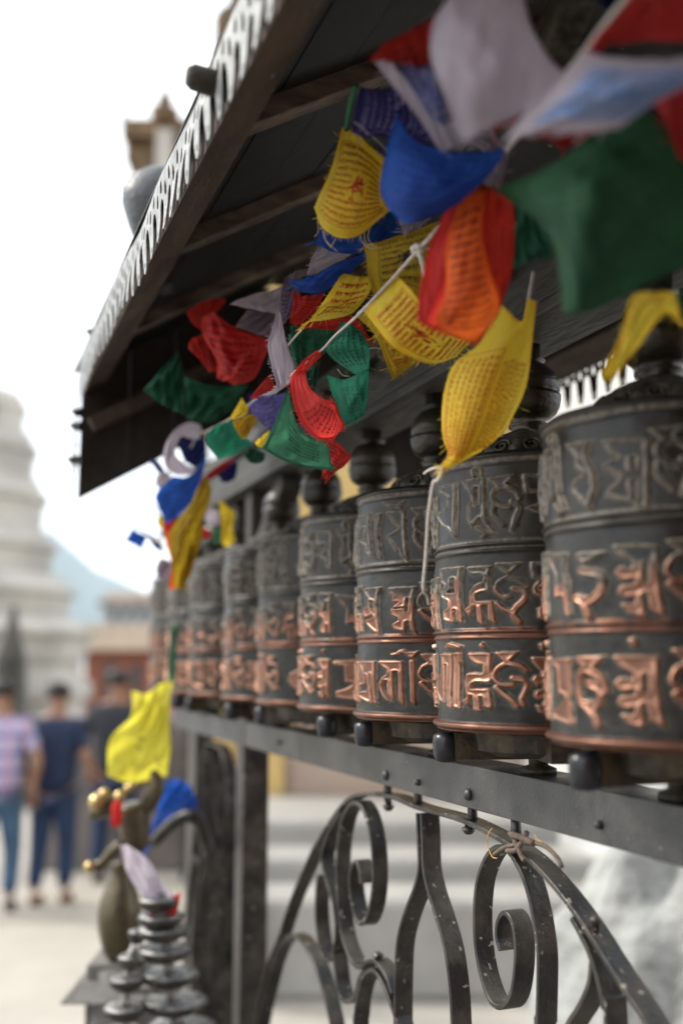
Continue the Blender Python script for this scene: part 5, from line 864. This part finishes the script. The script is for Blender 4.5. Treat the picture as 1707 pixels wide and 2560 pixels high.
flag('G', [[(1325, 200), (1345, 320), (1390, 420), (1500, 455)], [(1290, 300), (1330, 400), (1400, 470), (1512, 510)], [(1250, 400), (1320, 470), (1400, 520), (1520, 555)], [(1205, 490), (1290, 540), (1400, 575), (1532, 592)]], 1.36, R3, 'wide green flag below the bright red looped flag', [('g', 0, .3, .9, .2, .8, 6, 12, 0, 0)])
flag('S', [[(1150, -30), (1300, 20), (1475, 190)], [(1170, 150), (1290, 230), (1390, 290)], [(1150, 345), (1200, 440), (1300, 352)]], 1.39, H_, 'red flag corner poking out right of the wide green flag')
flag('W', [[(1232, 240), (1245, 235), (1258, 245)], [(1190, 400), (1240, 390), (1290, 420)], [(1160, 520), (1250, 520), (1330, 560)], [(1195, 700), (1280, 700), (1372, 685)], [(1225, 840), (1290, 830), (1348, 770)], [(1110, 905), (1200, 898), (1340, 800)]], [1.36, 1.35, 1.34, 1.34, 1.36, 1.37], E_, 'pale white flag hanging as a narrow curl left of the red looped flag')
flag('G', [[(1320, 430), (1370, 410), (1415, 400)], [(1340, 560), (1400, 540), (1440, 540)], [(1380, 690), (1420, 670), (1465, 640)]], 1.42, E_, 'small green flag right beside the pale white curled flag')
flag('V', [[(1095, 915), (1200, 905), (1315, 880)], [(1012, 1000), (1140, 1020), (1280, 980)], [(1100, 1110), (1150, 1140), (1240, 1070)], [(1175, 1175), (1190, 1180), (1205, 1150)]], 1.50, E_, 'violet blue flag beneath the pale white curled flag', [('w', 0, .15, .85, .2, .8, 5, 9, 0, 0)])
flag('Y', [[(955, 920), (980, 960), (1010, 1000)], [(910, 1000), (940, 1030), (990, 1050)], [(860, 1090), (880, 1090), (900, 1090)]], 1.55, E_, 'small bright yellow flag left of the violet flag')
flag('K', [[(885, 1110), (980, 1070), (1085, 1045)], [(910, 1180), (980, 1150), (1060, 1120)], [(960, 1245), (990, 1240), (1010, 1210)]], 1.56, E_, 'orange-yellow flag under the small bright yellow flag')
flag('Y', [[(1070, 1260), (1110, 1230), (1180, 1170)], [(1060, 1280), (1110, 1270), (1160, 1240)], [(1080, 1305), (1110, 1310), (1150, 1280)]], 1.52, E_, 'yellow flag scrap between the two green flags')
flag('S', [[(1180, 740), (1200, 800), (1215, 850)], [(1110, 810), (1150, 850), (1180, 880)], [(1020, 930), (1060, 930), (1120, 910)]], 1.50, E_, 'little red flag behind the pale white curled flag')
flag('T', [[(690, 1195), (780, 1130), (885, 1095)], [(680, 1270), (820, 1230), (930, 1200)], [(770, 1410), (900, 1360), (1055, 1280)]], 1.62, E_, 'grey-green flag on the string left of the wide green flag')
flag('R', [[(520, 250), (640, 170), (800, 140)], [(560, 330), (680, 250), (830, 170)], [(630, 390), (700, 330), (760, 260)]], 1.64, E_, 'red flag twisted along the string above the big red flag')
flag('S', [[(640, 290), (720, 250), (790, 300), (900, 385)], [(640, 400), (760, 420), (900, 440), (1150, 460)], [(700, 520), (800, 580), (930, 600), (1155, 560)], [(760, 640), (860, 700), (960, 720), (1100, 690)], [(760, 770), (840, 800), (920, 825), (1050, 770)]], [[1.6, 1.58, 1.58, 1.6], [1.6, 1.56, 1.55, 1.57], [1.58, 1.54, 1.54, 1.56], [1.6, 1.56, 1.55, 1.57], [1.62, 1.6, 1.6, 1.6]], E_, 'large crumpled red flag at the left of the bunch', ripple=.008)
flag('R', [[(530, 530), (580, 460), (650, 410)], [(620, 620), (680, 600), (720, 560)], [(700, 720), (760, 720), (790, 680)]], 1.63, E_, 'dark red flag fold left of the large crumpled red flag', ripple=.006)
flag('D', [[(420, 590), (455, 560), (490, 640)], [(290, 740), (390, 800), (500, 840)], [(185, 865), (340, 980), (505, 1060)]], 1.76, E_, 'green flag against the dark roof left of the crumpled red flag', ripple=.008)
flag('D', [[(500, 760), (720, 830), (1000, 820)], [(520, 900), (720, 960), (920, 950)], [(520, 1080), (680, 1120), (850, 1040)]], 1.74, E_, 'dark green flag under the large crumpled red flag', ripple=.008)
flag('W', [[(855, 190), (1060, 110), (1310, 40)], [(930, 205), (1120, 180), (1340, 150)], [(1000, 225), (1180, 255), (1372, 250)]], 1.50, E_, 'off-white flag stretched above the large crumpled red flag', ripple=.004)
flag('M', [[(1000, 235), (1130, 240), (1250, 240)], [(940, 310), (1080, 330), (1220, 340)], [(900, 370), (1040, 410), (1165, 455)]], 1.52, E_, 'mauve-grey flag below the off-white stretched flag', ripple=.004)
flag('M', [[(50, 290), (130, 245), (225, 225)], [(5, 430), (60, 430), (115, 400)], [(-10, 560), (60, 540), (122, 520)], [(-60, 700), (0, 680), (80, 600)]], 1.42, C_, 'pinkish white flag hanging at the left of the blue twisted flag')
flag('W', [[(310, 50), (430, 85), (575, 95)], [(245, 150), (360, 150), (500, 150)], [(215, 265), (300, 250), (430, 180)]], 1.32, C_, 'lavender white flag beneath the dark blue folded flag')
flag('B', [[(80, 330), (240, 285), (420, 190), (690, 100)], [(140, 370), (280, 330), (450, 250), (690, 140)], [(185, 410), (320, 410), (440, 340), (600, 210)]], [[1.27, 1.25, 1.25, 1.25], [1.24, 1.23, 1.23, 1.24], [1.26, 1.25, 1.25, 1.25]], C_, 'blue flag twisted lengthwise along the string', ripple=.003)
flag('B', [[(570, 600), (700, 590), (845, 420)], [(440, 740), (620, 750), (800, 600)], [(470, 860), (600, 850), (760, 700)], [(520, 975), (600, 920), (720, 800)]], 1.92, G_, 'blue flag hanging under the white curled ring')
flag('W', [[(785, 195), (790, 250), (780, 305)], [(700, 175), (700, 230), (700, 300)], [(600, 225), (620, 250), (640, 285)], [(530, 320), (560, 330), (598, 355)], [(498, 430), (540, 430), (595, 430)], [(520, 535), (570, 510), (640, 480)], [(610, 590), (650, 560), (700, 525)], [(740, 580), (745, 555), (748, 535)]], [1.92, 1.9, 1.89, 1.88, 1.88, 1.89, 1.9, 1.92], G_, 'white flag curled into a pale ring at the lower left', ripple=.002)
flag('N', [[(610, 320), (720, 310), (820, 300)], [(630, 400), (730, 390), (830, 410)], [(670, 490), (740, 520), (790, 500)]], 1.98, G_, 'navy flag seen inside the white curled ring')
flag('S', [[(1085, 450), (1060, 465), (1000, 470)], [(960, 560), (940, 550), (900, 530)], [(870, 625), (840, 610), (790, 620)]], 1.96, G_, 'thin red flag strip right of the blue hanging flag')
flag('S', [[(800, 620), (790, 650), (760, 640)], [(740, 730), (680, 790), (640, 800)], [(550, 1030), (520, 1020), (490, 950)]], 1.98, G_, 'red flag edge along the lower side of the blue hanging flag')
flag('K', [[(780, 660), (830, 600), (885, 690)], [(700, 830), (770, 800), (850, 830)], [(560, 1010), (680, 1010), (800, 960)], [(550, 1160), (680, 1180), (790, 1140)], [(570, 1300), (650, 1330), (730, 1260)], [(580, 1450), (620, 1490), (670, 1480)]], 2.02, G_, 'long drooping yellow flag at the lower left end of the string', [('k', 0, .2, .8, .3, .8, 8, 6, 1, 0)], ripple=.012)
flag('O', [[(480, 950), (500, 960), (530, 1030)], [(520, 1130), (560, 1150), (600, 1160)], [(560, 1300), (590, 1310), (620, 1320)], [(540, 1480), (570, 1480), (610, 1470)]], 2.06, G_, 'orange-red flag hanging beside the long drooping yellow flag', ripple=.005)
flag('Y', [[(935, 780), (970, 800), (1000, 840)], [(940, 900), (1000, 890), (1060, 890)], [(950, 1010), (990, 1000), (1040, 1000)], [(950, 1120), (1000, 1150), (1065, 1100)]], 2.1, G_, 'small curled yellow flag left of the blurred far wheels', ripple=.006)
flag('W', [[(830, 840), (880, 850), (930, 870)], [(810, 910), (870, 920), (935, 940)], [(860, 990), (890, 985), (930, 980)]], 2.12, G_, 'small white flag left of the small curled yellow flag')
flag('S', [[(785, 1000), (830, 1010), (880, 1030)], [(790, 1050), (820, 1060), (860, 1070)], [(810, 1090), (820, 1095), (835, 1085)]], 2.12, G_, 'tiny red flag below the small white flag')
flag('B', [[(255, 1005), (310, 1040), (370, 1065)], [(225, 1060), (290, 1080), (360, 1100)], [(195, 1100), (260, 1130), (325, 1172)]], 2.2, G_, 'small blue flag against the bright sky at the string end')
flag('N', [[(360, 1050), (420, 1070), (480, 1100)], [(380, 1080), (440, 1110), (490, 1150)], [(430, 1160), (460, 1180), (505, 1195)]], 2.2, G_, 'small navy flag right of the small blue flag in the sky')
flag('V', [[(380, 480), (420, 465), (460, 480)], [(420, 520), (460, 520), (495, 530)], [(455, 570), (480, 575), (515, 565)]], 2.1, G_, 'little violet flag left of the white curled ring')
flag('W', [[(440, 590), (500, 570), (565, 580)], [(440, 640), (490, 640), (550, 630)], [(455, 695), (490, 700), (530, 680)]], 2.12, G_, 'pinkish white flag end under the white curled ring')
flag('N', [[(890, 560), (980, 530), (1075, 480)], [(930, 600), (1010, 580), (1080, 540)], [(960, 650), (1020, 640), (1060, 620)]], 2.0, G_, 'navy flag in the shade under the thin red strip')
flag('D', [[(1130, 400), (1200, 380), (1300, 420)], [(1140, 450), (1210, 450), (1290, 470)], [(1170, 490), (1220, 500), (1270, 490)]], 1.7, G_, 'dark green flag just below the grey-green flag')
flag('Y', [[(465, 890), (485, 920), (510, 960)], [(450, 940), (470, 960), (500, 985)], [(455, 985), (475, 995), (500, 1000)]], 1.98, G_, 'yellow flag tip at the left of the blue hanging flag')
flag('M', [[(470, 1240), (520, 1250), (570, 1270)], [(440, 1320), (500, 1330), (560, 1340)], [(450, 1390), (500, 1410), (550, 1400)]], 2.15, G_, 'grey-mauve flag end left of the long drooping yellow flag')
flag('G', [[(880, 1000), (920, 1010), (950, 1020)], [(890, 1060), (920, 1070), (950, 1080)], [(900, 1120), (925, 1130), (950, 1120)]], 2.14, G_, 'small pale green flag between the tiny red and curled yellow flags')
flag('K', [[(700, 880), (760, 900), (800, 920)], [(690, 1050), (750, 1060), (810, 1040)], [(640, 1250), (700, 1260), (770, 1200)], [(620, 1420), (670, 1430), (710, 1380)]], 2.08, G_, 'second ochre flag partly behind the long drooping yellow flag', [], ripple=.012)
flag('P', [[(1010, 890), (1060, 880), (1110, 900)], [(1000, 940), (1050, 950), (1100, 950)], [(1020, 985), (1050, 990), (1080, 980)]], 1.66, E_, 'dark indigo flag hidden behind the small bright yellow flag', [])
# --- nearest right
flag('D', [[(800, 940), (850, 960), (950, 1100)], [(795, 1080), (860, 1130), (960, 1180)], [(790, 1235), (850, 1200), (900, 1180)]], .92, R2, 'deep green flag in shade left of the large green flag')
flag('F', [[(720, 872), (940, 765), (1150, 640), (1400, 495)], [(820, 950), (1040, 930), (1260, 810), (1560, 700)], [(915, 1030), (1100, 1080), (1340, 1000), (1640, 900)], [(985, 1170), (1110, 1240), (1350, 1170), (1700, 1050)], [(1015, 1435), (1130, 1430), (1400, 1310), (1760, 1130)]], [[.80, .79, .78, .78], [.81, .76, .76, .78], [.80, .76, .76, .78], [.80, .77, .77, .79], [.81, .79, .79, .80]], R2, 'largest green flag, dark and blurred, at the right', ripple=.003)
flag('R', [[(880, 600), (1000, 595), (1190, 590)], [(930, 630), (1030, 640), (1120, 640)], [(960, 650), (1010, 670), (1060, 670)]], .92, R2, 'sliver of red flag below the blue-printed white flag')
flag('S', [[(690, 580), (760, 530), (820, 500)], [(710, 580), (770, 560), (820, 520)], [(740, 580), (780, 565), (800, 560)]], .92, R2, 'red flag scrap under the largest white flag')
flag('W', [[(1105, 240), (1300, 275), (1480, 265), (1700, 250)], [(1000, 370), (1180, 390), (1380, 390), (1600, 380)], [(850, 510), (1060, 500), (1260, 480), (1440, 470)], [(748, 650), (900, 605), (1080, 605), (1270, 590)]], [[.72, .71, .70, .70], [.72, .69, .68, .69], [.73, .71, .70, .70], [.75, .73, .72, .72]], R2, 'white flag with a large blue block print at the right edge', [('s', 0, .16, .98, .12, .86, 7, 12, 0, 1, 1, 'h'), ('s', 0, .22, .95, .18, .8, 9, 20, 1, 0, 1)])
flag('S', [[(1330, -30), (1450, -30), (1700, -40)], [(1210, 120), (1400, 110), (1700, 110)], [(1120, 245), (1250, 195), (1700, 195)]], .74, R2, 'red flag in the top right corner of the photo')
flag('S', [[(1430, 468), (1540, 400), (1760, 250)], [(1500, 580), (1600, 560), (1780, 500)], [(1540, 700), (1640, 760), (1800, 800)]], .75, R2, 'red flag at the right edge above the largest green flag')
flag('N', [[(1150, -40), (1220, -40), (1330, -40)], [(1170, -10), (1230, 0), (1310, -10)], [(1200, 22), (1230, 28), (1260, 22)]], .85, R2, 'dark blue flag tip at the very top of the photo')
flag('S', [[(468, 985), (520, 930), (580, 880), (650, 845)], [(405, 1130), (460, 1120), (520, 1110), (580, 1090)], [(360, 1340), (430, 1350), (500, 1350), (580, 1340)], [(346, 1472), (400, 1500), (480, 1530), (560, 1560)]], [.97, .96, .96, .97], R2, 'crimson flag to the left of the orange fold', [])
flag('R', [[(640, 850), (720, 875), (785, 935)], [(600, 1000), (720, 1020), (802, 1040)], [(600, 1200), (720, 1220), (782, 1240)], [(640, 1420), (700, 1420), (735, 1400)]], [.97, .95, .95, .96], R2, 'crimson flag to the right of the orange fold', [])
flag('O', [[(530, 960), (570, 905), (620, 870), (665, 880)], [(480, 1130), (530, 1120), (600, 1100), (645, 1080)], [(480, 1330), (540, 1310), (620, 1290), (690, 1260)], [(430, 1480), (520, 1480), (640, 1460), (730, 1400)], [(560, 1560), (585, 1568), (610, 1572), (640, 1560)]], [[.95]*4, [.93, .92, .92, .93], [.92, .91, .91, .92], [.93, .92, .92, .93], [.95]*4], R2, 'orange-red flag with dark print hanging over the yellow flags', [('q', 0, .12, .92, .08, .85, 14, 11, 0, 0)], ripple=.0015)
flag('Y', [[(790, 190), (870, 270), (960, 320), (1000, 150), (1065, 180)], [(615, 500), (760, 440), (890, 410), (980, 380), (1050, 330)], [(430, 650), (600, 640), (780, 610), (920, 600), (1022, 620)], [(355, 830), (510, 850), (690, 850), (850, 840), (988, 830)], [(326, 1040), (460, 1060), (620, 1060), (780, 1050), (915, 1010)], [(338, 1240), (430, 1240), (560, 1230), (700, 1210), (815, 1180)], [(375, 1372), (420, 1385), (490, 1385), (560, 1370), (640, 1335)], [(290, 1480), (310, 1495), (330, 1505), (345, 1502), (362, 1480)]],
     [[1.07, 1.06, 1.06, 1.06, 1.06], [1.06, 1.05, 1.04, 1.05, 1.06], [1.07, 1.04, 1.03, 1.05, 1.08], [1.08, 1.04, 1.03, 1.05, 1.09], [1.08, 1.04, 1.03, 1.05, 1.09], [1.07, 1.05, 1.04, 1.06, 1.08], [1.06, 1.05, 1.05, 1.06, 1.07], [1.05]*5], D_, 'largest yellow flag, red printed and tied above the second wheel',
     [('r', 0, .05, .52, .24, .90, 7, 24, 1, 1), ('r', 0, .58, .93, .28, .86, 8, 22, 1, 0)], ripple=.0006)
flag('Y', [[(1560, 770), (1535, 660), (1480, 430)], [(1400, 640), (1350, 550), (1320, 435)], [(1250, 790), (1170, 620), (1075, 465)], [(1130, 960), (1040, 860), (980, 760)], [(1030, 1080), (960, 1000), (920, 930)], [(930, 1220), (880, 1160), (830, 1110)], [(870, 1285), (820, 1280), (775, 1225)]], [.84, .85, .86, .87, .88, .88, .87], Q_, 'yellow flag draped in an arch in front of the right-hand finial', [('r', 0, .55, .92, .1, .8, 3, 14, 1, 0)], ripple=.001)
flag('G', [[(1510, 440), (1540, 430), (1600, 430)], [(1520, 500), (1560, 500), (1610, 500)], [(1540, 560), (1570, 560), (1620, 560)]], .84, Q_, 'tip of a green flag at the right edge beside the arched yellow flag')
flag('G', [[(815, 1290), (800, 1300), (785, 1310)], [(812, 1400), (795, 1400), (778, 1410)], [(800, 1568), (785, 1568), (765, 1568)]], 2.4, R3, 'narrow green cloth strip hanging past the far blurred wheels', ripple=.004)
flag('L', [[(600, 40), (690, 40), (730, 10), (795, 0)], [(605, 150), (670, 150), (730, 130), (778, 110)], [(510, 250), (620, 270), (710, 280), (785, 280)], [(492, 350), (600, 370), (700, 370), (775, 370)], [(495, 425), (600, 455), (690, 452), (765, 435)]], [2.35, 2.32, 2.3, 2.3, 2.33], R5, 'lemon yellow flag with sparse black print beside the far wheels', [('k', 0, .35, .6, .45, .62, 2, 2, 0, 0), ('k', 0, .75, .9, .7, .85, 2, 2, 0, 0)], ripple=.012, group='prayer flags hung low beside the fence')
flag('B', [[(765, 450), (840, 455), (905, 530)], [(730, 560), (800, 570), (890, 590)], [(700, 650), (760, 660), (810, 620)], [(655, 810), (680, 770), (720, 700)]], 2.5, R5, 'blue flag hanging low by the blurred ironwork', ripple=.01, group='prayer flags hung low beside the fence')
flag('W', [[(548, 745), (570, 740), (595, 750)], [(590, 880), (620, 850), (685, 820)], [(640, 960), (700, 930), (750, 920)], [(700, 1020), (750, 1010), (810, 1000)]], 2.0, R5, 'white flag hanging low over the lamp stand', ripple=.006, group='prayer flags hung low beside the fence')
flag('S', [[(690, 1010), (760, 1000), (830, 965)], [(675, 1050), (740, 1050), (825, 1010)], [(720, 1080), (770, 1105), (800, 1098)]], 2.0, R5, 'coral red flag end resting on the lamp stand', ripple=.004, group='prayer flags hung low beside the fence')
# --- cords
def cord(name, P, r_, m, label, cat='cord', n=6, grp=None):
    o = MB().tube(catmull(P, n), r_, 7).build(name, m, None, True); tag(o, label, cat, grp); return o
P = lambda conv, L: [at(*conv(x, y), d) for x, y, d in L]
k_ = MB(); main = P(C_, [(610, 590, 1.13), (700, 500, 1.12), (910, 272, 1.11), (1075, 85, 1.08), (1190, -40, 1.06)])+P(A_, [(1365, 1165, 1.04), (1450, 1090, 1.0), (1560, 960, .96)])+P(R2, [(760, 685, .93), (780, 660, .90), (1110, 240, .76), (1200, 120, .74), (1330, -40, .72)])
cord('flag_string', main, .0022, CORD, 'white cotton string carrying the nearest flags, knotted mid way', 'string')
k2 = MB(); k2.tube(catmull(P(C_, [(1040, 70, 1.085), (1075, 50, 1.075), (1110, 80, 1.078), (1075, 110, 1.085), (1040, 75, 1.083)]), 5), .0035, 7)
k2.tube(catmull(P(C_, [(1085, 85, 1.08), (1110, 160, 1.08), (1135, 290, 1.09)]), 5), .0028, 7); k2.tube(catmull(P(C_, [(1080, 75, 1.08), (1140, 60, 1.08), (1190, 70, 1.09)]), 5), .0022, 7)
tag(k2.build('string_knot', CORD, None, True), 'loose white knot with two tails on the flag string', 'knot')
cord('flag_string', P(C_, [(610, 590, 1.13), (420, 760, 1.24), (330, 860, 1.26)])+P(C_, [(100, 1050, 1.28)])+P(E_, [(1340, 790, 1.42), (1110, 905, 1.58), (860, 1090, 1.68), (640, 1200, 1.88)])+P(G_, [(785, 230, 1.9), (640, 500, 2.05), (460, 620, 2.15), (230, 960, 2.25)]), .0016, CORD, 'thin string running down left through the small distant flags', 'string')
cord('flag_string', P(G_, [(-40, 800, 2.13), (60, 830, 2.13), (240, 960, 2.2), (420, 1080, 2.2), (560, 1170, 2.1)]), .0025, CORD, 'short string from the roof corner to the small blue flag', 'string')
cord('flag_string', P(A_, [(600, 200, 1.02), (575, 260, 1.03), (545, 370, 1.06), (520, 540, 1.12)]), .0032, GCORD, 'green string from which the yellow printed flag hangs', 'string')
cord('flag_string', P(C_, [(180, 690, 1.30), (100, 780, 1.34), (60, 830, 1.36)]), .0014, CORD, 'faint string at the tip of the striped yellow flag', 'string')
cord('flag_string', P(D_, [(1008, 150, 1.06), (1025, 60, 1.07), (1045, -60, 1.08)]), .0022, CORD, 'short white string above the largest yellow flag', 'string')
tw = P(D_, [(330, 1470, 1.05), (300, 1568, 1.05)])+[at(1083, 1210, 1.055), at(1071, 1290, 1.07), at(1068, 1340, 1.08), at(1064, 1400, 1.09), at(1058, 1470, 1.10), at(1068, 1490, 1.12), at(1072, 1510, 1.14)]
cord('hanging_twine', tw, .0021, CORD, 'pale twine hanging between the second and third wheels', 'twine')
cord('wheel_wire', P(Zc(800, 900, 500), [(815, 890, 1.13), (850, 865, 1.10), (895, 848, 1.07), (960, 845, 1.06), (1005, 870, 1.09)]), .0014, CORD, 'thin bright wire loop at the foot of the largest yellow flag', 'wire')
# frayed threads on the cloth edges
fr = [(A_, 1.13, (290, 1230), (300, 1340), (270, 1390)), (A_, 1.13, (325, 1290), (350, 1400), (450, 1505)), (A_, 1.13, (345, 1330), (360, 1420), (400, 1470)), (A_, 1.12, (700, 1310), (690, 1400), (730, 1450)), (A_, 1.12, (660, 1330), (670, 1430), (760, 1460)), (A_, 1.12, (630, 1340), (640, 1420), (700, 1470)), (A_, 1.03, (710, 590), (780, 650), (840, 720)), (A_, 1.0, (575, 480), (640, 530), (700, 590)),
      (A_, 1.13, (440, 830), (400, 870), (345, 930)), (C_, 1.2, (450, 1010), (490, 1060), (545, 1068)), (C_, 1.2, (698, 850), (740, 846), (790, 850)), (D_, 1.08, (870, 1135), (1000, 1100), (1140, 1092)), (D_, 1.08, (870, 1170), (960, 1150), (1060, 1185)), (A_, 1.12, (650, 1440), (700, 1475), (800, 1470)), (D_, 1.06, (1010, 170), (1060, 165), (1085, 190)), (D_, 1.06, (1020, 200), (1050, 215), (1070, 200))]
TH = mat('frayed_thread', (.55, .50, .38), None, .8)
for i, (cv, d, a, b, c) in enumerate(fr):
    pass
t_ = MB()
for cv, d, a, b, c in fr: t_.tube(catmull([at(*cv(*a), d), at(*cv(*b), d), at(*cv(*c), d)], 5), .00035, 4)
tag(t_.build('loose_threads', TH, None, True), 'fine frayed threads pulled from the hems of the yellow and green flags', 'threads', kind='stuff')

# ================================================================== lamp stand and brass figure, lower left
LD = 2.0
base = at(425, 2560, LD)
ls = thing('oil_lamp_stand', 'tiered dark metal oil lamp stand with stacked dishes at the lower left', 'lamp stand', (base[0], base[1], 0))
lo = np.array([base[0], base[1], 0])
def dish(px, py, rpx, d, knob=True, nm='lamp_dish'):
    r_ = rpx*1.04/f*d; p = at(px, py, d)-lo
    def md(i, a): return 1+(.02*math.sin(16*a) if i in (2, 3, 4, 5) else 0)
    MB().lathe([(r_*.25, -.024), (r_*.60, -.021), (r_*.92, -.011), (r_, -.003), (r_, .0015), (r_*.93, .002), (r_*.86, -.001)], tuple(p), 40, md).build(nm, IRON, ls, True)
    MB().lathe([(r_*.90, -.004), (r_*.89, .0030), (r_*.6, .0022), (r_*.1, .004)], tuple(p), 32, lambda i, a: 1+.03*math.sin(5*a+px)).build('lit_wax_fill', LAMPM, ls, True)  # wax made paler than the dish to paint its lit top
    if knob: MB().lathe([(.004, -.004), (.009, .004), (.010, .012), (.004, .018), (.002, .026)], tuple(p+np.array([0, -.004, 0])), 10).build('wick_holder', LAMPM, ls, True)
for (px, py, rp) in ((395, 2248, 48), (402, 2290, 55), (408, 2322, 62), (412, 2372, 66), (424, 2434, 70), (438, 2502, 78), (450, 2568, 86)): dish(px, py, rp, LD)
for (px, py, rp) in ((318, 2446, 44), (312, 2518, 52), (306, 2580, 58), (330, 2392, 34)): dish(px, py, rp, LD-.05)
for (px, py, rp) in ((345, 2330, 22), (340, 2385, 24)): dish(px, py, rp, LD+.02, False)
p0 = at(402, 2225, LD)-lo; pz = at(440, 2570, LD)-lo
MB().tube([p0, (p0+pz)/2, pz, np.array([0, 0, .3]), np.array([0, 0, 0])], [.006, .011, .016, .03, .09], 12).build('stem', LAMPM, ls, True)
q0 = at(318, 2436, LD-.05)-lo; q1 = at(310, 2590, LD-.05)-lo; MB().tube([q0, q1, np.array([-.01, -.01, .9])], [.008, .012, .02], 10).build('side_stem', LAMPM, ls, True)
MB().beam(at(300, 2475, LD)-lo, at(450, 2475, LD)-lo, .014, .012).build('cross_arm', LAMPM, ls)
# stone plinth
pl = thing('stone_plinth', 'grey stone plinth with overhanging sloped cap at the lower left', 'plinth', tuple(at(260, 2560, 2.2)*[1, 1, 0]))
lp = np.array(pl.location)
def pbox(nm, px0, px1, py0, py1, d, dep, m, off=0):
    a = at(px0, py0, d); b = at(px1, py0, d); c = at(px0, py1, d); dv = Hh*dep
    V = [(a[0], a[1], c[2]), (b[0], b[1], c[2]), (b[0]+dv[0], b[1]+dv[1], c[2]), (a[0]+dv[0], a[1]+dv[1], c[2])]; V += [(x, y, a[2]) for x, y, _ in V]
    if off:
        cx_ = np.mean([v[0] for v in V[4:]]); cy_ = np.mean([v[1] for v in V[4:]]); V = V[:4]+[(cx_+(x-cx_)*off, cy_+(y-cy_)*off, z_) for x, y, z_ in V[4:]]
    V = [np.array(v)-lp for v in V]
    mb = MB(); mb.add(V, [(3, 2, 1, 0), (4, 5, 6, 7), (0, 1, 5, 4), (1, 2, 6, 5), (2, 3, 7, 6), (3, 0, 4, 7)]); return mb.build(nm, m, pl, bevel=.006)
PLM = mat('plinth_stone', (.10, .095, .088), (.20, .19, .175), .8, 0, 14, .35, .7, .004, 40)
pbox('upper_block', 216, 330, 2412, 2470, 2.2, .14, PLM); pbox('sloped_cap', 146, 400, 2468, 2512, 2.15, .26, PLM, .72); pbox('lower_block', 212, 420, 2512, 2640, 2.2, .20, PLM)
o = MB().add([np.array(at(220, 2640, 2.2))-lp+np.array([dx, dy, dz]) for dz in (0, -1.0) for dx, dy in ((0, 0), (.16, -.06), (.2, .12), (.05, .18))], [(0, 1, 2, 3), (7, 6, 5, 4), (0, 4, 5, 1), (1, 5, 6, 2), (2, 6, 7, 3), (3, 7, 4, 0)]).build('foot', PLM, pl)
# brass vase / bell with a crouching brass mythical bird on it
bv = thing('brass_vase', 'round-bellied tarnished brass vase behind the dark lamp dishes', 'vase', tuple(at(300, 2270, 2.25)*[1, 1, 0]))
c = at(300, 2285, 2.25); rr_ = 52/f*2.25
MB().lathe([(rr_*.3, -rr_*2.3), (rr_*.75, -rr_*1.6), (rr_*1.0, -rr_*.7), (rr_*1.05, 0), (rr_*.95, rr_*.7), (rr_*.7, rr_*1.3), (rr_*.45, rr_*1.7), (rr_*.42, rr_*2.2), (rr_*.6, rr_*2.4)], (0, 0, c[2]), 30).build('belly', BRASS, bv, True)
MB().lathe([(.10, 0), (.09, .4), (.05, c[2]-rr_*2.4), (rr_*.4, c[2]-rr_*2.2)], (0, 0, 0), 16).build('pedestal', PLM, bv, True)
GOLD = mat('polished_brass', (.62, .47, .22), (.30, .20, .08), .25, .85, 40)
bird = thing('brass_bird_figure', 'shiny brass mythical bird figure with curled tail above the brass vase', 'statue', tuple(at(300, 2160, 2.3)))
lb = np.array(bird.location)
X = lambda px, py, d=2.3: tuple(np.array(at(px, py, d))-lb)
sk = lambda nm, J, E, m_: skin(nm, [(X(*j[0]), j[1]) for j in J], E, m_, bird, 2)
sk('body', [((335, 2060), .038), ((330, 2005), .032), ((342, 2115), .030), ((300, 2150), .022)], [(0, 1), (0, 2), (2, 3)], BRASS)
sk('head', [((300, 2000), .022), ((268, 2018), .030), ((240, 2030), .018), ((222, 2050), .009)], [(0, 1), (1, 2), (2, 3)], BRASS)
sk('tail', [((310, 2110), .018), ((280, 2130), .015), ((258, 2160), .014), ((232, 2170), .014), ((210, 2158), .010)], [(0, 1), (1, 2), (2, 3), (3, 4)], BRASS)
sk('wing', [((360, 2030), .020), ((385, 1985), .026), ((395, 1950), .018), ((380, 1925), .008)], [(0, 1), (1, 2), (2, 3)], BRASS)
for px, py, r_ in ((262, 1985, .014), (243, 2005, .020), (300, 1992, .015), (322, 1972, .012), (225, 2168, .014), (330, 1965, .010)):
    MB().lathe([(r_*.2, -r_), (r_*.8, -r_*.6), (r_, 0), (r_*.8, r_*.6), (r_*.2, r_)], X(px, py, 2.27), 14).build('crest_bead', GOLD, bird, True)
tag(MB().lathe([(.004, -.03), (.012, -.02), (.012, .02), (.004, .03)], tuple(at(292, 2035, 2.24)), 10).build('red_powder_mark', CL['S'], None, True), 'dab of vermilion cloth tied to the brass bird neck', 'cloth tie')
# twisted wooden branch-like iron bracket near the blue flag
tag(MB().tube(catmull([at(385, 2105, 2.45), at(430, 2060, 2.42), at(470, 2040, 2.4), at(500, 2060, 2.4), at(520, 2120, 2.42)], 5), .016, 8).build('iron_bracket', IRON, None, True), 'curved dark iron bracket behind the low blue flag', 'bracket')
# ================================================================== air
HZ = bpy.data.materials.new('haze'); HZ.use_nodes = True; nt = HZ.node_tree; nt.nodes.clear()
ou = nt.nodes.new('ShaderNodeOutputMaterial'); pv = nt.nodes.new('ShaderNodeVolumePrincipled'); pv.inputs['Color'].default_value = (.72, .86, 1, 1); pv.inputs['Density'].default_value = .00016; pv.inputs['Anisotropy'].default_value = .3
nt.links.new(pv.outputs[0], ou.inputs['Volume'])
o = MB().box((-3300, -1000, -3), (3300, 3300, 470)).build('haze', HZ); tag(o, kind='stuff')
